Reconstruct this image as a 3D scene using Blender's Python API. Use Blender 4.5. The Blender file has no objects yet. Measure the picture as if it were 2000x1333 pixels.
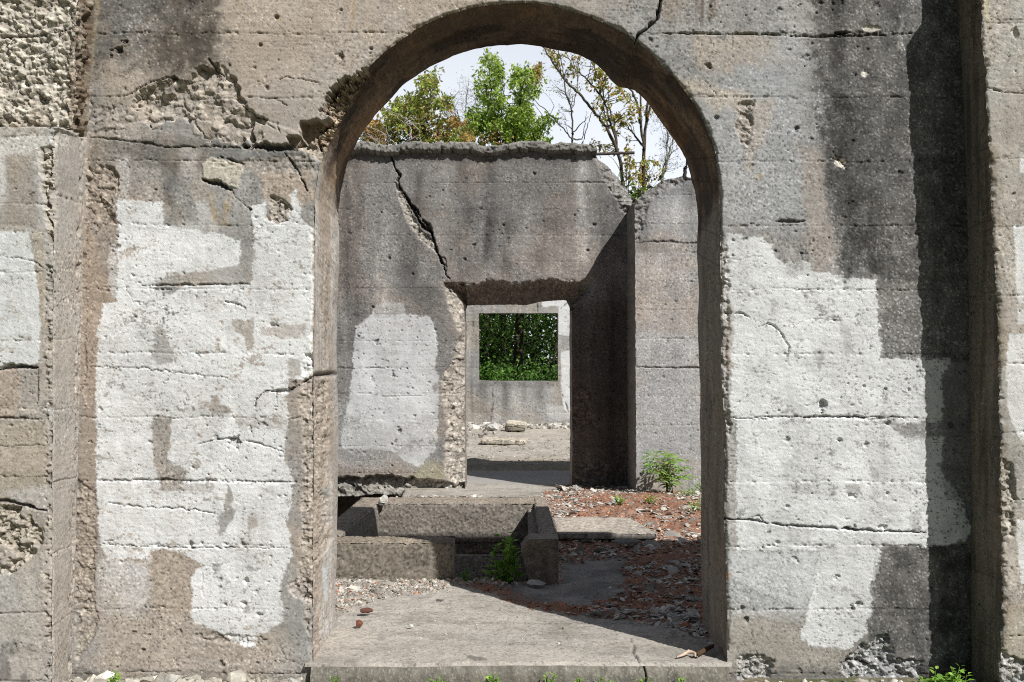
import bpy, math, random
import numpy as np

# ------------------------------------------------------------------ camera, world, sun, exposure
scene = bpy.context.scene
COL = scene.collection
FPX = 1944.0            # focal length in pixels of a 2000 px wide picture (35 mm)
VU, VV = 1010.0, 690.0  # vanishing point of the walls' normals
D0 = 4.63               # camera to front wall
ZC = 1.436              # camera above the threshold
cam = bpy.data.cameras.new('camera')
cam.lens = 35.0; cam.sensor_width = 36.0 * 2000 / 1944.0 * (35.0 / 36.0) * 1.0
cam.sensor_width = 35.0 * 2000.0 / FPX
cam.shift_x = -(VU - 1000.0) / 2000.0
cam.shift_y = (VV - 666.5) / 2000.0
cam.clip_start = 0.05; cam.clip_end = 2000
camo = bpy.data.objects.new('camera', cam); COL.objects.link(camo)
camo.location = (0, -D0, ZC); camo.rotation_euler = (math.radians(90), 0, 0)
scene.camera = camo
cam.dof.use_dof = True; cam.dof.focus_distance = 5.0; cam.dof.aperture_fstop = 8.0

SUN = np.array([0.66, -0.775, 1.0]); SUN /= np.linalg.norm(SUN)
sun_el = math.asin(SUN[2]); sun_az = math.atan2(SUN[0], SUN[1])
world = bpy.data.worlds.new('World'); scene.world = world; world.use_nodes = True
nt = world.node_tree; nt.nodes.clear()
wo = nt.nodes.new('ShaderNodeOutputWorld'); bg = nt.nodes.new('ShaderNodeBackground')
sky = nt.nodes.new('ShaderNodeTexSky'); sky.sky_type = 'NISHITA'; sky.sun_disc = False
sky.sun_elevation = sun_el; sky.sun_rotation = sun_az
sky.air_density = 1.0; sky.dust_density = 1.5
tc = nt.nodes.new('ShaderNodeTexCoord')
mp = nt.nodes.new('ShaderNodeMapping'); mp.inputs['Scale'].default_value = (1, 1, 2.6)
nz = nt.nodes.new('ShaderNodeTexNoise'); nz.inputs['Scale'].default_value = 2.3; nz.inputs['Detail'].default_value = 7; nz.inputs['Roughness'].default_value = .55
rp = nt.nodes.new('ShaderNodeValToRGB'); rp.color_ramp.elements[0].position = .38; rp.color_ramp.elements[1].position = .60
sx = nt.nodes.new('ShaderNodeSeparateXYZ')
mr = nt.nodes.new('ShaderNodeMapRange'); mr.inputs['From Min'].default_value = .75; mr.inputs['From Max'].default_value = .1; mr.inputs['To Min'].default_value = .12; mr.inputs['To Max'].default_value = 1.0
nz2 = nt.nodes.new('ShaderNodeTexNoise'); nz2.inputs['Scale'].default_value = 5.0; nz2.inputs['Detail'].default_value = 5
cr = nt.nodes.new('ShaderNodeMix'); cr.data_type = 'RGBA'
cr.inputs['A'].default_value = (23.5, 25.8, 30.0, 1); cr.inputs['B'].default_value = (29.5, 30.2, 31.2, 1)
mul = nt.nodes.new('ShaderNodeMath'); mul.operation = 'MULTIPLY'
mx = nt.nodes.new('ShaderNodeMix'); mx.data_type = 'RGBA'
L = nt.links.new
L(tc.outputs['Generated'], mp.inputs['Vector']); L(mp.outputs[0], nz.inputs['Vector']); L(nz.outputs['Fac'], rp.inputs[0])
L(tc.outputs['Generated'], sx.inputs[0]); L(sx.outputs['Z'], mr.inputs['Value'])
L(mp.outputs[0], nz2.inputs['Vector']); L(nz2.outputs['Fac'], cr.inputs['Factor'])
ad = nt.nodes.new('ShaderNodeMath'); ad.operation = 'ADD'; ad.inputs[1].default_value = .45; ad.use_clamp = True
my = nt.nodes.new('ShaderNodeMapRange'); my.inputs['From Min'].default_value = -.1; my.inputs['From Max'].default_value = .7; my.inputs['To Min'].default_value = .05; my.inputs['To Max'].default_value = 1.0
mm0 = nt.nodes.new('ShaderNodeMath'); mm0.operation = 'MULTIPLY'; L(sx.outputs['Y'], my.inputs['Value']); L(my.outputs[0], mm0.inputs[0]); L(mr.outputs[0], mm0.inputs[1])
L(rp.outputs[0], ad.inputs[0]); L(ad.outputs[0], mul.inputs[0]); L(mm0.outputs[0], mul.inputs[1])
L(sky.outputs[0], mx.inputs['A']); L(cr.outputs['Result'], mx.inputs['B']); L(mul.outputs[0], mx.inputs['Factor'])
L(mx.outputs['Result'], bg.inputs['Color']); bg.inputs['Strength'].default_value = 0.036
L(bg.outputs[0], wo.inputs[0])

sun = bpy.data.lights.new('sun', 'SUN'); sun.energy = 4.5; sun.angle = math.radians(.5); sun.color = (1.0, .98, .945)
suno = bpy.data.objects.new('sun', sun); COL.objects.link(suno)
from mathutils import Vector
suno.rotation_euler = Vector(SUN).to_track_quat('Z', 'Y').to_euler(); suno.location = (6, -8, 12)
vs = scene.view_settings; vs.view_transform = 'Standard'; vs.look = 'None'; vs.gamma = 1; vs.exposure = 0.1
scene.cycles.filter_width = 1.0; scene.cycles.use_denoising = False; scene.cycles.max_bounces = 6; scene.cycles.diffuse_bounces = 3; scene.cycles.transparent_max_bounces = 8

# ------------------------------------------------------------------ helpers
def world_pt(u, v, d):
    u = np.asarray(u, float); v = np.asarray(v, float)
    return (u - VU) * d / FPX, d - D0 + 0 * u, ZC - (v - VV) * d / FPX
def proj(x, y, z):
    d = y + D0
    return VU + x * FPX / d, VV - (z - ZC) * FPX / d

_T = np.random.RandomState(7).rand(8, 256, 256).astype(np.float32)
def vn(x, y, seed=0):
    """value noise -1..1 at any coordinates"""
    x = np.asarray(x, np.float32) + seed * 37.7; y = np.asarray(y, np.float32) + seed * 91.3
    t = _T[seed % 8]
    xi = np.floor(x); yi = np.floor(y); fx = x - xi; fy = y - yi
    xi = xi.astype(np.int32); yi = yi.astype(np.int32)
    fx = fx * fx * (3 - 2 * fx); fy = fy * fy * (3 - 2 * fy)
    a = t[yi & 255, xi & 255]; b = t[yi & 255, (xi + 1) & 255]; c = t[(yi + 1) & 255, xi & 255]; d = t[(yi + 1) & 255, (xi + 1) & 255]
    return ((a * (1 - fx) + b * fx) * (1 - fy) + (c * (1 - fx) + d * fx) * fy) * 2 - 1
def fbm(x, y, o=4, seed=0, g=.55):
    s = 0; a = 1; n = 0; c, si = math.cos(.6), math.sin(.6)
    for i in range(o):
        s = s + a * vn(x, y, seed + i); n += a; a *= g
        x, y = (x * c - y * si) * 2.03, (x * si + y * c) * 2.03
    return s / n * 1.5
def ridge(x, y, o=4, seed=0):
    s = 0; a = 1; n = 0
    for i in range(o):
        s = s + a * (1 - np.abs(vn(x, y, seed + i)) * 2.0); n += a; a *= .55; x = x * 2.07 + 3; y = y * 2.07 + 5
    return s / n
def worley(x, y, seed=0, jit=.9):
    """F1, F2, id(0..1)"""
    xi = np.floor(x).astype(np.int32); yi = np.floor(y).astype(np.int32)
    f1 = np.full(x.shape, 9., np.float32); f2 = f1.copy(); idd = np.zeros(x.shape, np.float32)
    t1, t2, t3 = _T[seed % 8], _T[(seed + 1) % 8], _T[(seed + 2) % 8]
    for dj in (-1, 0, 1):
        for di in (-1, 0, 1):
            cx, cy = xi + di, yi + dj
            a = t1[cy & 255, cx & 255]; b = t2[cy & 255, cx & 255]
            dd = np.hypot(cx + .5 + (a - .5) * jit - x, cy + .5 + (b - .5) * jit - y)
            m = dd < f1
            f2 = np.where(m, f1, np.minimum(f2, dd)); idd = np.where(m, t3[cy & 255, cx & 255], idd); f1 = np.where(m, dd, f1)
    return f1, f2, idd
def ss(a, b, x):
    t = np.clip((x - a) / (b - a), 0, 1); return t * t * (3 - 2 * t)
def segdist(px, py, pts):
    """distance to polyline and arclength fraction"""
    best = np.full(px.shape, 1e9); fr = np.zeros(px.shape); pts = np.asarray(pts, float)
    seg = np.hypot(*(pts[1:] - pts[:-1]).T); tot = seg.sum() + 1e-9; acc = 0
    for (a, b, l) in zip(pts[:-1], pts[1:], seg):
        dx, dy = b - a; t = np.clip(((px - a[0]) * dx + (py - a[1]) * dy) / (dx * dx + dy * dy + 1e-9), 0, 1)
        d = np.hypot(px - a[0] - t * dx, py - a[1] - t * dy); m = d < best
        best = np.where(m, d, best); fr = np.where(m, (acc + t * l) / tot, fr); acc += l
    return best, fr
def inside(px, py, pts):
    pts = np.asarray(pts, float); r = np.zeros(px.shape, bool); n = len(pts)
    for i in range(n):
        x1, y1 = pts[i]; x2, y2 = pts[(i + 1) % n]
        if y1 == y2: continue
        c = (y1 > py) != (y2 > py)
        r ^= c & (px < (x2 - x1) * (py - y1) / (y2 - y1) + x1)
    return r

class Field:
    """a surface sampled on a grid: U,V in photo-scale pixels, H relief (m, towards the viewer), C base colour"""
    def __init__(s, U, V, seed=0):
        s.U = np.asarray(U, np.float32); s.V = np.asarray(V, np.float32); s.seed = seed
        s.H = np.zeros(s.U.shape, np.float32); s.C = np.zeros(s.U.shape + (3,), np.float32); s.G = np.ones(s.U.shape, np.float32)
        s.w1 = fbm(s.U / 14, s.V / 14, 3, seed + 11); s.w2 = fbm(s.U / 14, s.V / 14, 3, seed + 23)
        s.f1 = fbm(s.U / 3.2, s.V / 3.2, 2, seed + 5); s.f2 = fbm(s.U / 9, s.V / 3.5, 3, seed + 6)
    def _bb(s, pts, pad):
        p = np.asarray(pts, float); x0, y0 = p.min(0) - pad; x1, y1 = p.max(0) + pad
        m = (s.U > x0) & (s.U < x1) & (s.V > y0) & (s.V < y1)
        if not m.any(): return None
        r = np.where(m.any(1))[0]; c = np.where(m.any(0))[0]
        return slice(r[0], r[-1] + 1), slice(c[0], c[-1] + 1)
    def poly(s, pts, soft=1.5, warp=3., fray=0., pad=None):
        """0..1 mask of a polygon with a wandering, frayed edge"""
        pad = pad or (soft * 3 + warp * 2 + fray * 3 + 4)
        out = np.zeros(s.U.shape, np.float32); b = s._bb(pts, pad)
        if b is None: return out
        x = s.U[b] + s.w1[b] * warp; y = s.V[b] + s.w2[b] * warp
        p = list(pts) + [pts[0]]
        d, _ = segdist(x, y, p); d = np.where(inside(x, y, pts), d, -d)
        if fray: d = d + s.f2[b] * fray + s.f1[b] * fray * .5
        out[b] = ss(-soft, soft, d); return out
    def near(s, pts, w, warp=1.5, taper=True):
        """1 on the polyline falling to 0 at distance w"""
        out = np.zeros(s.U.shape, np.float32); b = s._bb(pts, w * 2 + warp * 3 + 3)
        if b is None: return out
        d, fr = segdist(s.U[b] + s.w1[b] * warp + s.f1[b] * .9 + s.f2[b] * .6, s.V[b] + s.w2[b] * warp + s.f2[b] * .9, pts)
        ww = w * (0.35 + 0.65 * np.sin(np.clip(fr, .02, .98) * math.pi) ** .6) if taper else w
        ww = ww * (1 + .8 * s.w2[b] + .4 * s.f1[b])
        out[b] = np.clip(1 - d / np.maximum(ww, .3), 0, 1); return out
    def tint(s, m, col, a=1.0):
        m = (np.clip(m * a, 0, 1))[..., None]; s.C = s.C * (1 - m) + np.asarray(col, np.float32) * m
    def mult(s, m, k):
        k = np.asarray(k, np.float32); s.C = s.C * (1 + (k - 1) * np.clip(m, 0, 1)[..., None])
    def crack(s, pts, w=2.0, depth=.02, dark=.35, warp=2.5):
        m = s.near(pts, w, warp); s.H -= depth * np.minimum(m * 1.6, 1); s.mult(np.minimum(m * 1.5, 1), [dark] * 3)
    def hole(s, u, v, r, depth=.02, asp=1.0):
        b = s._bb([(u, v)], r * 2.5)
        if b is None: return
        d = np.hypot((s.U[b] - u) / asp, s.V[b] - v) / r * (1 + .6 * s.w1[b] + .35 * s.f2[b])
        m = 1 - ss(.55, 1.15, d); s.H[b] -= depth * m; s.C[b] *= (1 - .45 * m)[..., None]
    def look(s, A, u, v, u0, v0, pitch):
        x = np.clip((np.asarray(u) - u0) / pitch, 0, A.shape[1] - 1.001); y = np.clip((np.asarray(v) - v0) / pitch, 0, A.shape[0] - 1.001)
        xi = x.astype(int); yi = y.astype(int); fx = x - xi; fy = y - yi
        if A.ndim == 3: fx = fx[..., None]; fy = fy[..., None]
        return (A[yi, xi] * (1 - fx) + A[yi, xi + 1] * fx) * (1 - fy) + (A[yi + 1, xi] * (1 - fx) + A[yi + 1, xi + 1] * fx) * fy

    def concrete(s, tan=(.39, .34, .29), grey=(.33, .32, .305), px=1.0, mm=2.4, board=125., v0=65., speck=.5, pits=1.0, streak=.12, lines=1.0, jointjit=3.0):
        """board-marked old concrete. px: pixels per 2.4 mm, mm: metres*1000 per pixel"""
        U, V, sd = s.U, s.V, s.seed; k = 1.0 / px
        g = ss(-.5, .5, fbm(U * k / 170, V * k / 200, 4, sd + 1) + .25 * vn(U * k / 30, V * k / 30, sd + 2))[..., None]
        s.C[:] = np.asarray(tan, np.float32) * (1 - g) + np.asarray(grey, np.float32) * g
        s.C *= (1 + .13 * fbm(U * k / 60, V * k / 60, 4, sd + 3))[..., None]
        s.C *= (1 + streak * fbm(U * k / 16, V * k / 210, 3, sd + 4))[..., None]
        hm = mm / 1000.0
        s.H += hm * px * (.26 * fbm(U * k / 4.2, V * k / 3.4, 2, sd + 1) + .34 * fbm(U * k / 13, V * k / 11, 3, sd + 2) + 1.6 * fbm(U * k / 90, V * k / 60, 3, sd + 3))
        w1_, _, i1_ = worley(U * k / 3.7, V * k / 3.7, sd + 5); w2_, _, i2_ = worley(U * k / 7.5, V * k / 7.0, sd + 6)
        gr_ = fbm(U * k / 55, V * k / 2.6, 3, sd + 8) * ss(-.4, .5, fbm(U * k / 200, V * k / 60, 2, sd + 19)); s.G *= 1 + .10 * gr_; s.H += hm * px * .24 * gr_          # wood grain
        coarse = np.clip(.75 + .7 * fbm(U * k / 120, V * k / 90, 3, sd + 41), .25, 1.5)
        s.G *= 1 + coarse * (.34 * (i1_ - .5) + .20 * (i2_ - .5) * (w2_ < .5) + .12 * s.f1) + .06 * s.f2
        s.G *= 1 - coarse * .40 * (i1_ < .09) * (w1_ < .45)
        s.Hf = hm * px * coarse * (.30 * (i1_ - .5) - .25 * (i1_ < .10) + .35 * (i2_ > .8) * (1 - w2_) ); s.H += s.Hf; s.Hf = s.Hf + .6 * gr_ * hm * px * .24
        # boards
        if lines:
            vv = V + jointjit * fbm(U * k / 90, V * k / 400, 3, sd + 9) * px
            bi = np.floor((vv - v0) / board); fr = (vv - v0) / board - bi
            tone = _T[3][(bi.astype(int) * 7 + sd) & 255, 5]; s.C *= (1 + .10 * (tone - .5))[..., None]
            dl = np.minimum(fr, 1 - fr) * board; gap = ss(-.35, .6, fbm(U * k / 55, bi * 9.1, 3, sd + 12))
            wl = (1.0 + 1.1 * gap) * px
            m = (1 - np.clip(dl / wl, 0, 1)) * (.16 + .84 * gap) * lines
            s.H -= hm * px * 2.2 * m; s.mult(m, [.62] * 3)
            chip = (1 - np.clip(dl / (5 * px), 0, 1)) * ss(.30, .6, fbm(U * k / 9, V * k / 6, 3, sd + 14)) * lines
            s.H -= hm * px * 3.2 * chip
            s.H += hm * px * .9 * (tone - .5)
        # exposed stones
        f1, f2, idd = worley(U * k / 5.2, V * k / 5.2, sd + 1)
        br = (idd > .80) * (1 - ss(.22, .42, f1)) * ss(-.35, .5, fbm(U * k / 50, V * k / 50, 3, sd + 7) + speck - .5)
        s.G += br * (.62 + .3 * s.f1); s.H += hm * px * .3 * br
        dk = (idd < .24) * (1 - ss(.2, .4, f1)); s.G *= 1 - .38 * dk * (.3 + speck)
        # air holes: dirt and cavity shade darkened into their colour
        f1, f2, idd = worley(U * k / 17, V * k / 15, sd + 4)
        rad = .05 + .16 * _T[5][(idd * 255).astype(int) & 255, 9]
        rad = .045 + .20 * _T[5][(idd * 255).astype(int) & 255, 9] ** 3
        dens = np.clip(.09 + .30 * fbm(U * k / 130, V * k / 90, 3, sd + 15), .02, .5) * pits
        ph = (idd > 1 - dens) * (1 - ss(.55, 1.2, f1 / rad * (1 + .7 * s.w1 + .5 * s.f2)))
        s.H -= hm * px * 3.0 * ph; s.mult(ph, [.5] * 3)
        f1, f2, idd = worley(U * k / 7, V * k / 6, sd + 2)
        ph = (idd > 1 - .10 * pits) * (1 - ss(.12, .26, f1)); s.H -= hm * px * 1.2 * ph; s.mult(ph, [.6] * 3)
    def rough(s, m, mm, depth, col=None, cs=1.0, sc=1.0, a=.75):
        """broken, spalled surface where m>0; mm = metres per pixel, depth in m"""
        U, V = s.U / sc, s.V / sc; sd = s.seed
        r = ridge(U / 34, V / 30, 5, sd + 2); f1, f2, idd = worley(U / 11 + s.w1 * .3, V / 9 + s.w2 * .3, sd + 3)
        f1b, f2b, idb = worley(U / 24 + s.w1 * .3, V / 19 + s.w2 * .3, sd + 6)
        h = depth * (-.6 + .55 * r + .7 * (idb - .5) + .35 * fbm(U / 60, V / 50, 3, sd + 4)) + cs * (.009 * (idd - .5) - .006 * f1)
        s.H += m * h
        if col is not None:
            c = np.asarray(col, np.float32) * (1 + .30 * (idd - .5) + .18 * s.f1 + .25 * (idb - .5))[..., None]
            mm_ = (m * a)[..., None]; s.C = s.C * (1 - mm_) + c * mm_
        s.G = s.G * (1 + m * .22 * (idd - .5)) * (1 - m * .35 * ss(.45, .7, f1))
    def paint(s, m, col=(.74, .75, .75), wear=.5):
        """white wall paint: bridges the fine texture, worn off high spots"""
        w = fbm(s.U / 26, s.V / 22, 4, s.seed + 31) + .5 * s.f2 + .35 * s.f1
        w2 = fbm(s.U / 70, s.V / 60, 3, s.seed + 35)
        keep = 1 - ss(1.02 - wear * .5, 1.28 - wear * .5, w + .35 * w2) * .8
        clus = np.clip(.50 * ss(-.15, .8, fbm(s.U / 48, s.V / 34, 4, s.seed + 37)) + s.__dict__.get('WEAR', 0), 0, 1.25)
        st = fbm(s.U / 7, s.V / 2.6, 3, s.seed + 38); st2 = fbm(s.U / 2.4, s.V / 9, 2, s.seed + 39)
        scr = ss(.62 - .55 * clus * wear, .95 - .40 * clus * wear, .75 * st + .45 * s.f1 + .35 * st2)
        keep = keep * (1 - .85 * scr)
        s.G = s.G * (1 - .5 * m * scr * clus); s.H -= m * .0007 * scr
        thin = .80 + .20 * ss(-.6, .25, fbm(s.U / 55, s.V / 120, 3, s.seed + 40))
        m = m * keep * thin
        c = np.asarray(col, np.float32) * (1 + .03 * s.f1 + .055 * fbm(s.U / 40, s.V / 40, 3, s.seed + 33) - .10 * ss(.1, .7, fbm(s.U / 20, s.V / 75, 4, s.seed + 34)))[..., None]
        mm_ = m[..., None]; dirt = np.clip(s.C.mean(2) / .22, .35, 1)[..., None]
        s.C = s.C * (1 - mm_) + c * mm_ * (.25 + .75 * dirt); s.G = 1 + (s.G - 1) * (1 - .86 * m); s.H -= .68 * m * s.Hf
    def fin(s):
        return s.C * np.clip(s.G, .25, 2.2)[..., None]

# ---------- materials
MATS = {}
def attr_mat(name, rough=.93, bump=.42, nscale=300., spec=.22, amt=.24, trans=0.0):
    if name in MATS: return MATS[name]
    m = bpy.data.materials.new(name); m.use_nodes = True; t = m.node_tree; b = t.nodes['Principled BSDF']
    at = t.nodes.new('ShaderNodeAttribute'); at.attribute_name = 'Col'
    co = t.nodes.new('ShaderNodeTexCoord'); n = t.nodes.new('ShaderNodeTexNoise'); n.inputs['Scale'].default_value = nscale; n.inputs['Detail'].default_value = 3
    r = t.nodes.new('ShaderNodeMapRange'); r.inputs['From Min'].default_value = .25; r.inputs['From Max'].default_value = .75; r.inputs['To Min'].default_value = 1 - amt; r.inputs['To Max'].default_value = 1 + amt
    v = t.nodes.new('ShaderNodeVectorMath'); v.operation = 'SCALE'
    t.links.new(co.outputs['Object'], n.inputs['Vector']); t.links.new(n.outputs['Fac'], r.inputs['Value'])
    t.links.new(at.outputs['Color'], v.inputs[0]); t.links.new(r.outputs[0], v.inputs['Scale']); t.links.new(v.outputs[0], b.inputs['Base Color'])
    b.inputs['Roughness'].default_value = rough; b.inputs['Specular IOR Level'].default_value = spec
    if bump:
        bp = t.nodes.new('ShaderNodeBump'); bp.inputs['Strength'].default_value = bump; bp.inputs['Distance'].default_value = .004
        t.links.new(n.outputs['Fac'], bp.inputs['Height']); t.links.new(bp.outputs[0], b.inputs['Normal'])
    if trans:
        tr = t.nodes.new('ShaderNodeBsdfTranslucent'); mxs = t.nodes.new('ShaderNodeMixShader'); mxs.inputs[0].default_value = trans
        t.links.new(v.outputs[0], tr.inputs['Color']); out = t.nodes['Material Output']
        t.links.new(b.outputs[0], mxs.inputs[1]); t.links.new(tr.outputs[0], mxs.inputs[2]); t.links.new(mxs.outputs[0], out.inputs['Surface'])
    MATS[name] = m; return m

class MB:
    """collects vertices / faces / colours of ONE mesh"""
    def __init__(s): s.v = []; s.f = []; s.c = []; s.n = 0; s.sm = []
    def add(s, verts, faces, col, smooth=True):
        verts = np.asarray(verts, np.float32).reshape(-1, 3); col = np.asarray(col, np.float32)
        if col.ndim == 1: col = np.tile(col, (len(verts), 1))
        s.v.append(verts); s.c.append(col.reshape(-1, 3))
        faces = np.asarray(faces, np.int64); s.f.append((faces + s.n, smooth)); s.n += len(verts)
    def grid(s, X, Y, Z, C, keep=None, smooth=True, flip=False):
        h, w = X.shape; idx = np.arange(h * w).reshape(h, w)
        f = np.stack([idx[:-1, :-1], idx[1:, :-1], idx[1:, 1:], idx[:-1, 1:]], -1)
        if flip: f = f[..., ::-1]
        f = f.reshape(-1, 4)
        if keep is not None: f = f[keep.reshape(-1)]
        v = np.stack([X, Y, Z], -1).reshape(-1, 3); c = C.reshape(-1, 3)
        used = np.zeros(h * w, bool); used[f.ravel()] = True; mapi = np.cumsum(used) - 1
        s.add(v[used], mapi[f], c[used], smooth)
    def box(s, x0, x1, y0, y1, z0, z1, col):
        v = [(x, y, z) for x in (x0, x1) for y in (y0, y1) for z in (z0, z1)]
        f = [(0, 1, 3, 2), (4, 6, 7, 5), (0, 4, 5, 1), (2, 3, 7, 6), (0, 2, 6, 4), (1, 5, 7, 3)]
        s.add(v, f, col, False)
    def build(s, name, mat, parent=None):
        me = bpy.data.meshes.new(name); V = np.concatenate(s.v); Cc = np.concatenate(s.c)
        me.vertices.add(len(V)); me.vertices.foreach_set('co', V.ravel().astype(np.float32))
        loops = []; tot = []; smo = []
        for f, sm in s.f:
            loops.append(f.ravel()); tot.append(np.full(len(f), f.shape[1])); smo.append(np.full(len(f), sm))
        loops = np.concatenate(loops).astype(np.int32); tot = np.concatenate(tot).astype(np.int32); smo = np.concatenate(smo)
        start = np.concatenate([[0], np.cumsum(tot)[:-1]]).astype(np.int32)
        me.loops.add(len(loops)); me.loops.foreach_set('vertex_index', loops)
        me.polygons.add(len(tot)); me.polygons.foreach_set('loop_start', start); me.polygons.foreach_set('loop_total', tot)
        me.polygons.foreach_set('use_smooth', smo)
        me.update(calc_edges=True)
        a = me.attributes.new('Col', 'FLOAT_COLOR', 'POINT')
        a.data.foreach_set('color', np.concatenate([np.clip(Cc, .008, .9), np.ones((len(Cc), 1), np.float32)], 1).ravel().astype(np.float32))
        me.materials.append(mat)
        o = bpy.data.objects.new(name, me); COL.objects.link(o)
        if parent: o.parent = parent; o.matrix_parent_inverse = parent.matrix_world.inverted()
        return o
def tag(o, label=None, cat=None, group=None, kind=None):
    if label: o['label'] = label
    if cat: o['category'] = cat
    if group: o['group'] = group
    if kind: o['kind'] = kind
    return o
def thing(name, label, cat, group=None, loc=(0, 0, 0)):
    o = bpy.data.objects.new(name, None); COL.objects.link(o); o.location = loc; o.empty_display_size = .2
    bpy.context.view_layer.update()
    o['kind'] = 'thing'
    return tag(o, label, cat, group)

def resample(pts, step):
    pts = np.asarray(pts, float); seg = np.hypot(*(pts[1:] - pts[:-1]).T); acc = np.concatenate([[0], np.cumsum(seg)])
    n = max(2, int(acc[-1] / step)); t = np.linspace(0, acc[-1], n)
    return np.stack([np.interp(t, acc, pts[:, 0]), np.interp(t, acc, pts[:, 1])], 1)
def nearest(px, py, pts):
    bx = np.array(px, float); by = np.array(py, float); best = np.full(len(px), 1e9)
    for a, b in zip(pts[:-1], pts[1:]):
        dx, dy = b - a; t = np.clip(((px - a[0]) * dx + (py - a[1]) * dy) / (dx * dx + dy * dy + 1e-9), 0, 1)
        qx = a[0] + t * dx; qy = a[1] + t * dy; d = np.hypot(px - qx, py - qy); m = d < best
        best[m] = d[m]; bx[m] = qx[m]; by[m] = qy[m]
    return bx, by
def cutgrid(U, V, holes, outer=None):
    """moves grid vertices onto the outlines; returns U,V,keep(faces)"""
    U = U.copy(); V = V.copy(); out = np.zeros(U.shape, bool); rings = []
    for h in holes:
        h = np.asarray(h, float); out |= inside(U, V, h); rings.append(np.vstack([h, h[:1]]))
    if outer is not None:
        o = np.asarray(outer, float); out |= ~inside(U, V, o); rings.append(np.vstack([o, o[:1]]))
    ok = ~out
    keep = ok[:-1, :-1] | ok[1:, :-1] | ok[:-1, 1:] | ok[1:, 1:]
    vm = np.zeros(U.shape, bool)
    for sl in ((slice(0, -1), slice(0, -1)), (slice(1, None), slice(0, -1)), (slice(0, -1), slice(1, None)), (slice(1, None), slice(1, None))): vm[sl] |= keep
    vm &= out
    px = U[vm].astype(float); py = V[vm].astype(float); bx = px.copy(); by = py.copy(); best = np.full(len(px), 1e9)
    for r in rings:
        x, y = nearest(px, py, r); d = np.hypot(px - x, py - y); m = d < best; best[m] = d[m]; bx[m] = x[m]; by[m] = y[m]
    U[vm] = bx; V[vm] = by
    return U, V, keep
M_CON = attr_mat('concrete')
M_PLAIN = attr_mat('concrete_floor', nscale=180)
# ================================================================== FRONT WALL WITH THE ARCH
T1 = 0.64                       # wall thickness
DB = D0 + T1
def arch_outlines():
    F = []; B = []
    n = 60
    for i in range(n):
        t = i / n
        v = 1300 + (401 - 1300) * t; vb = 1224 + (439 - 1224) * t
        F.append((610 + 3.5 * ss(0, 1, t), v)); B.append((656 + 5 * t, vb))
    n = 170
    for i in range(n + 1):
        a = math.pi * (1 - i / n); c, s_ = math.cos(a), math.sin(a)
        rr = 396 + (5 if 0 < a < .75 else 0) * math.sin(a * math.pi / .75)
        F.append((1010 + rr * c, 401 - rr * s_)); rb = 351
        u, v = 1011 + rb * c, 439 - rb * s_
        k = math.exp(-((u - 1203) / 26) ** 2) if v < 300 else 0
        v += 22 * k
        k2 = math.exp(-((u - 1295) / 40) ** 2) if v < 400 else 0
        v += 10 * k2
        B.append((u, v))
    n = 60
    for i in range(1, n + 1):
        t = i / n
        F.append((1406 + 14 * ss(0, 1, t), 401 + (1300 - 401) * t)); B.append((1362 + 10 * t, 439 + (1224 - 439) * t))
    F = np.array(F); B = np.array(B)
    i = np.arange(len(F)) * 1.0
    for A, k, sd in ((F, 2.2, 1), (B, 2.6, 4)):
        nx = fbm(i / 9, i * 0, 3, sd) * k + fbm(i / 1.7, i * 0 + 3, 2, sd + 1) * k * .5
        c = np.array([1010, 440]); d = A - c; arch = A[:, 1] < 440
        d[~arch, 1] = 0; d /= np.hypot(*d.T)[:, None] + 1e-9
        A += d * nx[:, None]
    # nicks in the right hand arris
    for v0, w, dep in ((655, 14, 7), (830, 26, 5), (560, 18, 4), (905, 12, 4)):
        m = (F[:, 0] > 1300); F[m, 0] += dep * np.exp(-((F[m, 1] - v0) / w) ** 2)
    return F, B
AF, AB = arch_outlines()
AFd = resample(AF, 2.2)

PITCH = 1.8; U0, V0_ = 128.0, -30.0
U, V = np.meshgrid(np.arange(U0, 1912, PITCH), np.arange(V0_, 1356, PITCH))
F1 = Field(U, V, 1)
F1.concrete(tan=(.375, .325, .278), grey=(.322, .314, .300), board=125., v0=65., speck=.45, pits=.9)
R = np.clip((F1.U - 1000) / 500, 0, 1)
F1.C = F1.C * (1 - .8 * R[..., None]) + F1.C.mean(2, keepdims=True) * np.array([1.02, 1.0, .975], np.float32) * .8 * R[..., None]

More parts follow.
